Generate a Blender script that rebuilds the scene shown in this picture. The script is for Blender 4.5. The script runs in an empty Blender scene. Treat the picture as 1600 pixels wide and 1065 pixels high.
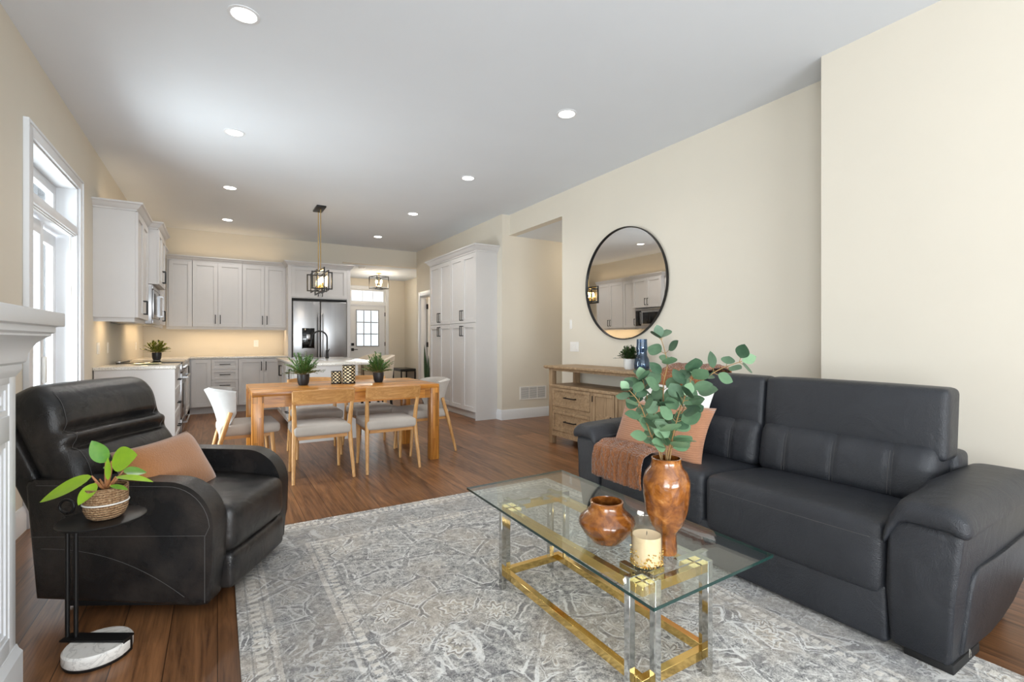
import bpy, bmesh, math, random
from mathutils import Vector, Matrix
C = bpy.context.scene.collection
PI = math.pi
R = math.radians
random.seed(7)
scene = bpy.context.scene

# ------------------------------------------------------------------ camera
F_PX, HCAM = 755.0, 1.175
YAW = math.atan(460.0 / F_PX)
cam_d = bpy.data.cameras.new('camera')
cam = bpy.data.objects.new('camera', cam_d)
C.objects.link(cam)
cam.location = (0, 0, HCAM)
cam.rotation_euler = (PI / 2, 0, -YAW)
cam_d.sensor_width = 36.0
cam_d.lens = F_PX / 1600.0 * 36.0
cam_d.clip_start = 0.02
scene.camera = cam

# ------------------------------------------------------------------ world, daylight, exposure
world = bpy.data.worlds.new('overcast_sky')
scene.world = world
world.use_nodes = True
bg = world.node_tree.nodes['Background']
bg.inputs[0].default_value = (0.88, 0.94, 1.0, 1)
bg.inputs[1].default_value = 1.2
vs = scene.view_settings
vs.view_transform = 'Standard'
vs.look = 'None'
vs.gamma = 1.0
vs.use_curve_mapping = False
vs.exposure = 0.13


def area(name, loc, rot, sx, sy, power, col=(1, 1, 1), spread=PI):
    d = bpy.data.lights.new(name, 'AREA')
    d.shape = 'RECTANGLE'
    d.size, d.size_y = sx, sy
    d.energy = power
    d.color = col
    d.spread = spread
    o = bpy.data.objects.new(name, d)
    C.objects.link(o)
    o.location = loc
    o.rotation_euler = rot
    return o


WARM = (1.0, 0.72, 0.42)
# daylight entering by the windows behind the camera and by the patio door, plus added fills
area('rear_window_daylight', (0.9, -4.0, 1.45), (PI / 2, 0, 0), 3.4, 2.2, 50, (0.90, 0.96, 1.0), R(150))
area('rear_ceiling_fill', (0.7, -3.95, 0.9), (PI / 2 + R(38), 0, 0), 3.2, 1.2, 165, (0.91, 0.965, 1.0), R(150))  # added lamp aimed upward to brighten the ceiling
area('left_side_fill', (-1.15, -1.15, 1.45), (PI / 2, 0, -PI / 2 + R(42)), 1.5, 1.9, 40, (0.90, 0.96, 1.0))  # added fill from the left, evens out the right walls
area('left_upward_fill', (-1.12, -1.15, 0.9), (PI / 2 + R(35), 0, -PI / 2 + R(45)), 1.5, 0.9, 36, (0.91, 0.965, 1.0))  # added fill beside it, tilted up
area('patio_door_daylight', (-2.3, 4.9, 1.5), (PI / 2, 0, -PI / 2), 2.2, 2.6, 175, (0.90, 0.96, 1.0))
area('patio_ceiling_fill', (-1.9, 4.9, 0.4), (PI / 2 + R(22), 0, -PI / 2), 1.6, 1.0, 66, (0.91, 0.965, 1.0))  # added upward lamp at the patio door, lifts the ceiling
area('front_door_daylight', (3.2, 12.6, 1.6), (PI / 2, 0, PI), 0.8, 1.6, 26, (0.95, 0.98, 1.0))
# warm LED strips under and on top of the kitchen wall cabinets
area('under_cabinet_strip_back', (0.22, 9.56, 1.395), (R(-12), 0, 0), 1.55, 0.03, 4.6, WARM)
area('under_cabinet_strip_left', (-0.86, 6.48, 1.395), (0, R(10), 0), 0.03, 0.35, 1.1, WARM)
area('under_cabinet_strip_corner', (-0.86, 8.62, 1.395), (0, R(10), 0), 0.03, 1.2, 2.6, WARM)
area('over_cabinet_strip_back', (0.22, 9.62, 2.60), (PI, 0, 0), 1.6, 0.05, 1.5, WARM)
area('over_cabinet_strip_left', (-0.90, 7.9, 2.62), (PI, 0, 0), 0.05, 3.0, 1.5, WARM)


# ------------------------------------------------------------------ materials
def S(r, g, b):
    def f(c):
        c /= 255.0
        return c / 12.92 if c <= 0.04045 else ((c + 0.055) / 1.055) ** 2.4
    return (f(r), f(g), f(b), 1.0)


class NT:
    def __init__(s, name):
        s.m = bpy.data.materials.new(name)
        s.m.use_nodes = True
        s.t = s.m.node_tree
        s.p = s.t.nodes['Principled BSDF']
        s.out = s.t.nodes['Material Output']

    def n(s, typ, **kw):
        nd = s.t.nodes.new(typ)
        for k, v in kw.items():
            if hasattr(nd, k):
                setattr(nd, k, v)
        return nd

    def l(s, a, b):
        s.t.links.new(a, b)

    def coord(s, scale=(1, 1, 1), rot=(0, 0, 0)):
        tc = s.n('ShaderNodeTexCoord')
        mp = s.n('ShaderNodeMapping')
        mp.inputs['Scale'].default_value = scale
        mp.inputs['Rotation'].default_value = rot
        s.l(tc.outputs['Object'], mp.inputs['Vector'])
        return mp.outputs[0]

    def noise(s, vec, scale, detail=3, rough=0.55, dist=0.0):
        nd = s.n('ShaderNodeTexNoise')
        nd.inputs['Scale'].default_value = scale
        nd.inputs['Detail'].default_value = detail
        nd.inputs['Roughness'].default_value = rough
        nd.inputs['Distortion'].default_value = dist
        if vec is not None:
            s.l(vec, nd.inputs['Vector'])
        return nd.outputs['Fac']

    def ramp(s, fac, stops):
        r = s.n('ShaderNodeValToRGB')
        el = r.color_ramp.elements
        while len(el) < len(stops):
            el.new(0.5)
        for e, (p, c) in zip(el, stops):
            e.position = p
            e.color = c if len(c) == 4 else (*c, 1)
        s.l(fac, r.inputs[0])
        return r.outputs[0]

    def math(s, op, a, b=None, c=None):
        nd = s.n('ShaderNodeMath')
        nd.operation = op
        for i, v in enumerate((a, b, c)):
            if v is None:
                continue
            if isinstance(v, (int, float)):
                nd.inputs[i].default_value = v
            else:
                s.l(v, nd.inputs[i])
        return nd.outputs[0]

    def mix(s, fac, a, b, mode='MIX'):
        nd = s.n('ShaderNodeMix')
        nd.data_type = 'RGBA'
        nd.blend_type = mode
        for k, v in ((0, fac), (6, a), (7, b)):
            if isinstance(v, (int, float)):
                nd.inputs[k].default_value = v
            elif isinstance(v, tuple):
                nd.inputs[k].default_value = v
            else:
                s.l(v, nd.inputs[k])
        return nd.outputs[2]

    def bump(s, h, strength=0.3, dist=0.01):
        b = s.n('ShaderNodeBump')
        b.inputs['Strength'].default_value = strength
        b.inputs['Distance'].default_value = dist
        s.l(h, b.inputs['Height'])
        s.l(b.outputs[0], s.p.inputs['Normal'])

    def set(s, **kw):
        for k, v in kw.items():
            s.p.inputs[k.replace('_', ' ')].default_value = v


def tone(c, f):
    return (min(c[0] * f, 1), min(c[1] * f, 1), min(c[2] * f, 1), 1)


def mat(name, col, rough=0.5, metal=0.0, var=0.06, vscale=6.0, bump=None, spec=0.5, coat=0.0, sheen=0.0):
    n = NT(name)
    v = n.coord()
    n.l(n.ramp(n.noise(v, vscale), [(0.3, tone(col, 1 - var)), (0.7, tone(col, 1 + var))]), n.p.inputs['Base Color'])
    n.set(Roughness=rough, Metallic=metal)
    n.p.inputs['Specular IOR Level'].default_value = spec
    n.p.inputs['Coat Weight'].default_value = coat
    n.p.inputs['Coat Roughness'].default_value = 0.08
    n.p.inputs['Sheen Weight'].default_value = sheen
    if bump:
        n.bump(n.noise(v, bump[0], 4), bump[1], bump[2] if len(bump) > 2 else 0.01)
    return n.m


def wood(name, dark, light, axis='x', fine=1.0, rough=0.45, stave=None, bump=0.08, coat=0.0):
    """Wood with the grain along axis; stave = (length, width, spread, plane): glued or laid boards."""
    n = NT(name)
    tc = n.n('ShaderNodeTexCoord')
    sp = n.n('ShaderNodeSeparateXYZ')
    n.l(tc.outputs['Object'], sp.inputs[0])
    ax = {'x': (0, 1, 2), 'y': (1, 0, 2), 'z': (2, 0, 1)}[axis]
    along, ac, up = (sp.outputs[i] for i in ax)
    cb = n.n('ShaderNodeCombineXYZ')
    n.l(along, cb.inputs[0])
    n.l(ac, cb.inputs[1])
    n.l(up, cb.inputs[2])
    vec = cb.outputs[0]
    off = None
    if stave:
        L, W, spread, plane = stave
        cc = n.n('ShaderNodeCombineXYZ')
        n.l(along, cc.inputs[0])
        n.l(ac if plane == 0 else (up if plane == 1 else n.math('ADD', ac, up)), cc.inputs[1])
        br = n.n('ShaderNodeTexBrick')
        br.offset = 0.37
        br.offset_frequency = 3
        br.inputs['Color1'].default_value = (0, 0, 0, 1)
        br.inputs['Color2'].default_value = (1, 1, 1, 1)
        br.inputs['Mortar'].default_value = (0.5, 0.5, 0.5, 1)
        br.inputs['Scale'].default_value = 1.0
        br.inputs['Mortar Size'].default_value = spread[1]
        br.inputs['Mortar Smooth'].default_value = 0.2
        br.inputs['Brick Width'].default_value = L
        br.inputs['Row Height'].default_value = W
        n.l(cc.outputs[0], br.inputs['Vector'])
        off = br.outputs['Color']
        va = n.n('ShaderNodeVectorMath')
        va.operation = 'MULTIPLY_ADD'
        n.l(off, va.inputs[0])
        va.inputs[1].default_value = (3.7, 5.1, 2.3)
        n.l(vec, va.inputs[2])
        vec = va.outputs[0]
    mp = n.n('ShaderNodeMapping')
    mp.inputs['Scale'].default_value = (1.1 * fine, 13 * fine, 13 * fine)
    n.l(vec, mp.inputs['Vector'])
    g1 = n.noise(mp.outputs[0], 1.6, 5, 0.6, 1.2)
    mp2 = n.n('ShaderNodeMapping')
    mp2.inputs['Scale'].default_value = (5 * fine, 130 * fine, 130 * fine)
    n.l(vec, mp2.inputs['Vector'])
    g2 = n.noise(mp2.outputs[0], 1.0, 3, 0.6)
    g = n.math('ADD', n.math('MULTIPLY', g1, 0.7), n.math('MULTIPLY', g2, 0.3))
    col = n.ramp(g, [(0.34, dark), (0.50, tuple((a + b) / 2 for a, b in zip(dark, light))), (0.66, light)])
    if stave:
        t = n.ramp(off, [(0.0, (1 - stave[2][0],) * 3), (1.0, (1 + stave[2][0] * 0.6,) * 3)])
        col = n.mix(1.0, col, t, 'MULTIPLY')
        col = n.mix(br.outputs['Fac'], col, tone(dark, 0.45))
    n.l(col, n.p.inputs['Base Color'])
    n.set(Roughness=rough)
    n.p.inputs['Coat Weight'].default_value = coat
    n.p.inputs['Coat Roughness'].default_value = 0.15
    n.bump(g, bump, 0.004)
    return n.m


def leather(name, col, worn, rough=0.42, amount=0.35, grain=260, crease=0.034):
    n = NT(name)
    v = n.coord()
    n.l(n.ramp(n.noise(v, 5.0, 5, 0.6), [(0.42, col), (0.85, tuple(a * (1 - amount) + b * amount for a, b in zip(col, worn)))]),
        n.p.inputs['Base Color'])
    vo = n.n('ShaderNodeTexVoronoi')
    vo.inputs['Scale'].default_value = grain
    n.l(v, vo.inputs['Vector'])
    wr = n.noise(v, 7.0, 5, 0.62, 1.2)
    h = n.math('ADD', n.math('MULTIPLY', vo.outputs['Distance'], 0.12), n.math('MULTIPLY', wr, 1.0))
    n.bump(h, 0.32, crease)
    n.set(Roughness=rough)
    n.p.inputs['Specular IOR Level'].default_value = 0.45
    return n.m


def fabric(name, col, var=0.12, weave=420, bump=0.35, sheen=0.3, stripe=None):
    n = NT(name)
    v = n.coord()
    f = n.noise(v, weave, 2)
    n.l(n.mix(0.5, n.ramp(f, [(0.3, tone(col, 1 - var)), (0.7, tone(col, 1 + var))]),
              n.ramp(n.noise(v, 7, 3), [(0.3, tone(col, 1 - var)), (0.7, tone(col, 1 + var))])), n.p.inputs['Base Color'])
    h = f
    if stripe:
        w = n.n('ShaderNodeTexWave')
        w.bands_direction = stripe[0]
        w.inputs['Scale'].default_value = stripe[1]
        w.inputs['Distortion'].default_value = stripe[2]
        w.inputs['Detail'].default_value = 2
        w.inputs['Detail Scale'].default_value = 2
        n.l(v, w.inputs['Vector'])
        h = n.math('ADD', n.math('MULTIPLY', w.outputs['Fac'], stripe[3]), n.math('MULTIPLY', f, 0.35))
    n.bump(h, bump, 0.006)
    n.set(Roughness=0.9)
    n.p.inputs['Sheen Weight'].default_value = sheen
    n.p.inputs['Specular IOR Level'].default_value = 0.2
    return n.m


def emit(name, col, strength):
    n = NT(name)
    n.p.inputs['Base Color'].default_value = col
    n.p.inputs['Emission Color'].default_value = col
    n.p.inputs['Emission Strength'].default_value = strength
    return n.m


def thin_glass(name, tint=(1, 1, 1, 1), ior=1.5, extra=0.0):
    n = NT(name)
    tr = n.n('ShaderNodeBsdfTransparent')
    tr.inputs[0].default_value = tint
    gl = n.n('ShaderNodeBsdfGlossy')
    gl.inputs['Roughness'].default_value = 0.02
    # Schlick reflectance from |N.I|, the same on both faces of the pane
    ge = n.n('ShaderNodeNewGeometry')
    dt = n.n('ShaderNodeVectorMath')
    dt.operation = 'DOT_PRODUCT'
    n.l(ge.outputs['Normal'], dt.inputs[0])
    n.l(ge.outputs['Incoming'], dt.inputs[1])
    f0 = ((ior - 1) / (ior + 1)) ** 2
    k = n.math('POWER', n.math('SUBTRACT', 1.0, n.math('ABSOLUTE', dt.outputs['Value'])), 5.0)
    fac = n.math('ADD', n.math('MULTIPLY', k, 1 - f0), f0 + extra)
    mx = n.n('ShaderNodeMixShader')
    n.l(fac, mx.inputs[0])
    n.l(tr.outputs[0], mx.inputs[1])
    n.l(gl.outputs[0], mx.inputs[2])
    n.l(mx.outputs[0], n.out.inputs[0])
    return n.m


def metal(name, col, rough=0.25, brushed=None):
    n = NT(name)
    n.p.inputs['Base Color'].default_value = col
    n.set(Metallic=1.0, Roughness=rough)
    if brushed:
        v = n.coord(brushed)
        n.l(n.ramp(n.noise(v, 1.0, 3), [(0.3, tone(col, 0.9)), (0.7, tone(col, 1.08))]), n.p.inputs['Base Color'])
    return n.m


def ceramic(name):
    n = NT(name)
    v = n.coord()
    f = n.noise(v, 14, 6, 0.65, 0.8)
    n.l(n.ramp(f, [(0.28, S(60, 30, 12)), (0.47, S(120, 68, 26)), (0.6, S(158, 98, 42)), (0.78, S(198, 144, 84))]),
        n.p.inputs['Base Color'])
    n.set(Roughness=0.16)
    n.p.inputs['Coat Weight'].default_value = 0.6
    n.p.inputs['Coat Roughness'].default_value = 0.05
    n.bump(n.noise(v, 22, 3), 0.35, 0.01)
    return n.m


def leaf_mat(name, a, b, rough=0.45):
    n = NT(name)
    oi = n.n('ShaderNodeNewGeometry')
    v = n.coord()
    f = n.math('ADD', n.math('MULTIPLY', oi.outputs['Random Per Island'], 0.7), n.math('MULTIPLY', n.noise(v, 40, 2), 0.3))
    n.l(n.ramp(f, [(0.1, a), (0.9, b)]), n.p.inputs['Base Color'])
    n.set(Roughness=rough)
    n.p.inputs['Subsurface Weight'].default_value = 0.0
    return n.m


M = {}
M['wall'] = mat('wall_paint', S(220, 213, 199), 0.85, var=0.012, vscale=2)
M['ceiling'] = mat('ceiling_paint', S(223, 228, 234), 0.9, var=0.01, vscale=2)
M['trim'] = mat('trim_paint', S(226, 228, 231), 0.4, var=0.01)
M['cab'] = mat('cabinet_paint', S(207, 205, 204), 0.42, var=0.01)
M['black'] = mat('black_metal', S(26, 25, 25), 0.38, metal=0.3, var=0.1)
M['plastic'] = mat('white_plastic', S(238, 236, 232), 0.35, var=0.01)
M['dark'] = mat('dark_void', S(22, 22, 23), 0.6)
M['floor'] = wood('oak_floor_boards', S(82, 52, 31), S(156, 108, 70), 'y', 0.85, 0.34, (1.7, 0.165, (0.24, 0.0018), 0), 0.14)
M['acacia'] = wood('acacia_staves', S(150, 86, 28), S(220, 153, 68), 'x', 1.2, 0.34, (0.42, 0.05, (0.5, 0.0006), 0), 0.04, 0.15)
M['acacia_leg'] = wood('acacia_leg_staves', S(150, 86, 28), S(220, 153, 68), 'z', 1.2, 0.34, (0.33, 0.032, (0.52, 0.0006), 2), 0.04, 0.15)
M['oak'] = wood('pale_oak', S(176, 124, 68), S(224, 178, 120), 'z', 1.6, 0.42, None, 0.03)
M['oakx'] = wood('pale_oak_rail', S(170, 116, 62), S(214, 164, 104), 'x', 1.6, 0.42, None, 0.03)
M['wash'] = wood('washed_oak', S(134, 108, 80), S(188, 160, 126), 'y', 1.3, 0.55, None, 0.10)
M['washz'] = wood('washed_oak_upright', S(134, 108, 80), S(188, 160, 126), 'z', 1.3, 0.55, None, 0.10)
M['sofa'] = leather('charcoal_leather', S(40, 42, 47), S(60, 63, 69), 0.42, 0.35, 330)
M['recl'] = leather('worn_leather', S(29, 29, 30), S(84, 75, 68), 0.27, 0.5, 300, 0.016)
M['stitch'] = mat('grey_thread', S(84, 82, 81), 0.8)
M['seatfab'] = fabric('taupe_fabric', S(188, 181, 173))
M['creamfab'] = fabric('cream_fabric', S(178, 177, 176))
M['beigefab'] = fabric('beige_fabric', S(206, 190, 168))
M['rust'] = fabric('ribbed_rust_velvet', S(174, 124, 94), 0.12, 300, 0.5, 0.4, ('Z', 26, 1.2, 0.8))
M['tan'] = fabric('tan_suede', S(158, 107, 66), 0.16, 160, 0.4, 0.5)
M['white_fab'] = fabric('white_fabric', S(236, 232, 226), 0.05)
M['knit'] = fabric('rust_knit', S(142, 88, 50), 0.30, 120, 1.0, 0.4, ('X', 22, 6.0, 0.8))
M['glass'] = thin_glass('clear_pane', (0.97, 0.985, 0.98, 1), 1.45)
M['tableglass'] = thin_glass('table_glass', (0.93, 0.97, 0.955, 1), 1.5, 0.03)
M['glassedge'] = mat('green_glass_edge', S(30, 58, 54), 0.1, var=0.02)
M['blueglass'] = thin_glass('blue_glass', (0.42, 0.55, 0.68, 1), 1.5, 0.05)
M['jar'] = thin_glass('jar_glass', (0.99, 0.97, 0.93, 1), 1.45, 0.03)
M['amberglass'] = thin_glass('amber_glass', (0.98, 0.88, 0.66, 1), 1.5, 0.1)
M['brass'] = metal('polished_brass', (0.80, 0.56, 0.20, 1), 0.12)
M['chrome'] = metal('polished_chrome', (0.60, 0.60, 0.58, 1), 0.07)
M['steel'] = metal('stainless_steel', (0.40, 0.40, 0.41, 1), 0.30, (9, 9, 0.3))
M['mirror'] = metal('mirror_silver', (0.93, 0.93, 0.92, 1), 0.0)
M['blackglass'] = mat('black_glass', S(14, 14, 15), 0.06, var=0.02)
M['ceramic'] = ceramic('brown_glaze')
M['wax'] = mat('cream_wax', S(228, 212, 182), 0.5, var=0.03)
M['pot_black'] = mat('black_pot', S(36, 37, 40), 0.4, var=0.06)
M['pot_white'] = mat('white_pot', S(232, 232, 230), 0.45, var=0.02)
M['soil'] = mat('soil', S(48, 36, 28), 0.95, var=0.3, vscale=60)
M['fern'] = leaf_mat('fern_leaf', S(38, 76, 34), S(106, 150, 74))
M['fern_lime'] = leaf_mat('lime_leaf', S(70, 88, 30), S(178, 176, 70))
M['herb'] = leaf_mat('dark_leaf', S(28, 50, 26), S(74, 104, 52))
M['euca'] = leaf_mat('eucalyptus_leaf', S(36, 66, 48), S(122, 156, 118), 0.45)
M['philo'] = leaf_mat('bright_leaf', S(58, 128, 34), S(160, 196, 48), 0.28)
M['snake'] = leaf_mat('snake_leaf', S(26, 48, 34), S(66, 92, 58), 0.4)
M['stem'] = mat('brown_stem', S(142, 112, 70), 0.6)
M['stem_red'] = mat('reddish_stem', S(176, 120, 76), 0.5)
M['bulb'] = emit('lamp_glow', (1.0, 0.80, 0.50, 1), 14.0)
M['lens'] = emit('downlight_lens', (1.0, 0.97, 0.92, 1), 9.0)
M['snow'] = mat('snow', S(240, 243, 247), 0.9, var=0.02)
M['muntin'] = mat('grey_muntin', S(150, 152, 155), 0.5, var=0.02)
M['siding'] = mat('grey_siding', S(150, 154, 160), 0.8, var=0.05)


def quartz():
    n = NT('quartz')
    v = n.coord()
    f = n.noise(v, 90, 4, 0.7)
    n.l(n.ramp(f, [(0.35, S(176, 172, 166)), (0.5, S(222, 219, 212)), (0.75, S(240, 237, 231))]), n.p.inputs['Base Color'])
    n.set(Roughness=0.14)
    return n.m


def marble():
    n = NT('marble')
    v = n.coord()
    f = n.noise(v, 9, 6, 0.6, 1.6)
    n.l(n.ramp(f, [(0.35, S(236, 234, 230)), (0.48, S(232, 229, 224)), (0.51, S(202, 200, 196)), (0.55, S(234, 231, 226))]),
        n.p.inputs['Base Color'])
    n.set(Roughness=0.25)
    return n.m


def rope():
    n = NT('seagrass_rope')
    v = n.coord()
    w = n.n('ShaderNodeTexWave')
    w.bands_direction = 'Z'
    w.inputs['Scale'].default_value = 36
    w.inputs['Distortion'].default_value = 1.5
    w.inputs['Detail'].default_value = 3
    n.l(v, w.inputs['Vector'])
    f = n.noise(v, 170, 3)
    c = n.ramp(f, [(0.3, S(108, 78, 52)), (0.5, S(158, 122, 86)), (0.72, S(204, 176, 140))])
    n.l(c, n.p.inputs['Base Color'])
    n.bump(n.math('ADD', w.outputs['Fac'], f), 0.8, 0.006)
    n.set(Roughness=0.9)
    return n.m


def lattice():
    """gold and black diamond lattice of the candle holders"""
    n = NT('gold_black_lattice')
    tc = n.n('ShaderNodeTexCoord')
    sp = n.n('ShaderNodeSeparateXYZ')
    n.l(tc.outputs['Object'], sp.inputs[0])
    ang = n.math('ARCTAN2', sp.outputs[1], sp.outputs[0])
    a = n.math('MULTIPLY', ang, 8.0)
    z = n.math('MULTIPLY', sp.outputs[2], 190.0)
    w = n.math('MULTIPLY_ADD', n.math('MULTIPLY', n.math('COSINE', a), n.math('COSINE', z)), 0.5, 0.5)
    n.l(n.ramp(w, [(0.40, S(22, 19, 15)), (0.52, S(40, 33, 24)), (0.58, S(226, 200, 146)), (0.9, S(246, 236, 208))]), n.p.inputs['Base Color'])
    n.set(Roughness=0.35, Metallic=0.3)
    n.bump(w, 0.4, 0.006)
    return n.m


def rug_mat(hx, hy):
    n = NT('faded_oriental_rug')
    tc = n.n('ShaderNodeTexCoord')
    vec = tc.outputs['Object']
    nz = n.n('ShaderNodeTexNoise')
    nz.inputs['Scale'].default_value = 5.0
    nz.inputs['Detail'].default_value = 3
    n.l(vec, nz.inputs['Vector'])
    va = n.n('ShaderNodeVectorMath')
    va.operation = 'MULTIPLY_ADD'
    n.l(nz.outputs['Color'], va.inputs[0])
    va.inputs[1].default_value = (0.07, 0.07, 0)
    n.l(vec, va.inputs[2])
    wv = va.outputs[0]
    sp = n.n('ShaderNodeSeparateXYZ')
    n.l(vec, sp.inputs[0])
    dx = n.math('SUBTRACT', hx, n.math('ABSOLUTE', sp.outputs[0]))
    dy = n.math('SUBTRACT', hy, n.math('ABSOLUTE', sp.outputs[1]))
    d = n.math('MINIMUM', dx, dy)

    def vor(scale, feat='F1', v=wv):
        nd = n.n('ShaderNodeTexVoronoi')
        nd.feature = feat
        nd.inputs['Scale'].default_value = scale
        n.l(v, nd.inputs['Vector'])
        return nd

    def band(x, lo, hi):
        return n.math('MULTIPLY', n.math('GREATER_THAN', x, lo), n.math('LESS_THAN', x, hi))

    def sat(x):
        nd = n.n('ShaderNodeClamp')
        n.l(x, nd.inputs[0])
        return nd.outputs[0]

    fine = n.noise(vec, 170, 3, 0.75)
    mid = n.noise(vec, 34, 4, 0.75)
    big = n.noise(vec, 1.9, 3, 0.6)
    base = n.ramp(n.math('ADD', n.math('MULTIPLY', mid, 0.55), n.math('MULTIPLY', fine, 0.45)),
                  [(0.38, S(80, 80, 84)), (0.49, S(162, 160, 157)), (0.60, S(216, 213, 208))])
    base = n.mix(n.math('MULTIPLY', n.ramp(big, [(0.46, (0, 0, 0)), (0.62, (1, 1, 1))]), 0.5), base, S(190, 176, 158))
    # flower heads with petals, small blossoms and trailing stems, all partly worn away
    nd = n.n('ShaderNodeTexNoise')
    nd.inputs['Scale'].default_value = 38
    nd.inputs['Detail'].default_value = 3
    n.l(vec, nd.inputs['Vector'])
    vb = n.n('ShaderNodeVectorMath')
    vb.operation = 'MULTIPLY_ADD'
    n.l(nd.outputs['Color'], vb.inputs[0])
    vb.inputs[1].default_value = (0.016, 0.016, 0)
    n.l(wv, vb.inputs[2])
    ragged = vb.outputs[0]

    def flower(scale, petals):
        q = vor(scale, 'F1', ragged)
        sep = n.n('ShaderNodeVectorMath')
        sep.operation = 'SUBTRACT'
        n.l(ragged, sep.inputs[0])
        n.l(q.outputs['Position'], sep.inputs[1])
        xy = n.n('ShaderNodeSeparateXYZ')
        n.l(sep.outputs[0], xy.inputs[0])
        an = n.math('ARCTAN2', xy.outputs[1], xy.outputs[0])
        rr = n.math('MULTIPLY', q.outputs['Distance'], n.math('MULTIPLY_ADD', n.math('COSINE', n.math('MULTIPLY', an, petals)), 0.16, 1.0))
        return rr, q.outputs['Distance']
    r1, d1 = flower(4.6, 8.0)
    r2, d2 = flower(13.0, 5.0)
    f1 = vor(4.6, 'F2', ragged)
    f2 = vor(8.0, 'F2', ragged)
    g2 = vor(8.0, 'F1', ragged)
    e1 = n.math('SUBTRACT', f1.outputs['Distance'], d1)
    e2 = n.math('SUBTRACT', f2.outputs['Distance'], g2.outputs['Distance'])
    fade = n.ramp(n.noise(vec, 9.0, 4, 0.7), [(0.44, (0, 0, 0)), (0.56, (1, 1, 1))])
    fade2 = n.ramp(n.noise(vec, 5.0, 4, 0.7), [(0.40, (0, 0, 0)), (0.54, (1, 1, 1))])
    fade3 = n.ramp(n.noise(vec, 14.0, 4, 0.7), [(0.50, (0, 0, 0)), (0.60, (1, 1, 1))])
    rings = n.math('ADD', band(r1, 0.20, 0.25), n.math('ADD', band(r1, 0.07, 0.105), band(r1, 0.32, 0.345)))
    blossoms = n.math('ADD', n.math('LESS_THAN', r2, 0.13), band(r2, 0.24, 0.32))
    stems = n.math('ADD', band(e1, 0.06, 0.105), n.math('MULTIPLY', band(e2, 0.05, 0.10), 0.8))
    halo = n.math('MULTIPLY', n.math('LESS_THAN', r1, 0.33), fade2)
    col = n.mix(n.math('MULTIPLY', halo, 0.38), base, S(214, 200, 178))
    dk = n.math('ADD', n.math('MULTIPLY', n.math('ADD', band(r1, 0.25, 0.29), band(r1, 0.105, 0.14)), fade2), n.math('MULTIPLY', n.math('ADD', band(r2, 0.13, 0.19), band(e1, 0.0, 0.05)), fade))
    col = n.mix(n.math('MULTIPLY', sat(dk), 0.5), col, S(82, 82, 88))
    white = sat(n.math('ADD', n.math('MULTIPLY', rings, fade2), n.math('ADD', n.math('MULTIPLY', blossoms, fade3), n.math('MULTIPLY', stems, fade))))
    col = n.mix(n.math('MULTIPLY', white, 0.72), col, S(236, 235, 232))
    # border: guard stripes with blocks, and a darker main border
    col = n.mix(n.math('MULTIPLY', band(d, 0.13, 0.36), 0.32), col, S(112, 112, 114))
    run = n.math('ADD', n.math('MULTIPLY', sp.outputs[0], n.math('LESS_THAN', dy, dx)), n.math('MULTIPLY', sp.outputs[1], n.math('LESS_THAN', dx, dy)))
    blocks = n.math('GREATER_THAN', n.math('SINE', n.math('MULTIPLY', run, 150.0)), -0.1)
    guard = n.math('ADD', band(d, 0.05, 0.085), band(d, 0.40, 0.43))
    col = n.mix(n.math('MULTIPLY', n.math('MULTIPLY', guard, blocks), 0.65), col, S(226, 220, 210))
    lines = n.math('ADD', n.math('ADD', band(d, 0.036, 0.042), band(d, 0.10, 0.106)), n.math('ADD', band(d, 0.385, 0.391), band(d, 0.45, 0.456)))
    col = n.mix(n.math('MULTIPLY', lines, 0.35), col, S(96, 95, 98))
    pale = n.math('ADD', band(d, 0.11, 0.13), band(d, 0.36, 0.382))
    col = n.mix(n.math('MULTIPLY', n.math('MULTIPLY', pale, fade2), 0.4), col, S(216, 208, 198))
    n.l(col, n.p.inputs['Base Color'])
    n.set(Roughness=0.95)
    n.p.inputs['Sheen Weight'].default_value = 0.2
    n.p.inputs['Specular IOR Level'].default_value = 0.15
    n.bump(n.math('ADD', fine, n.math('MULTIPLY', mid, 0.5)), 0.6, 0.006)
    return n.m


M['quartz'] = quartz()
M['marble'] = marble()
M['rope'] = rope()
M['lattice'] = lattice()


# ------------------------------------------------------------------ mesh builder
JIT = random.Random(99)


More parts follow.
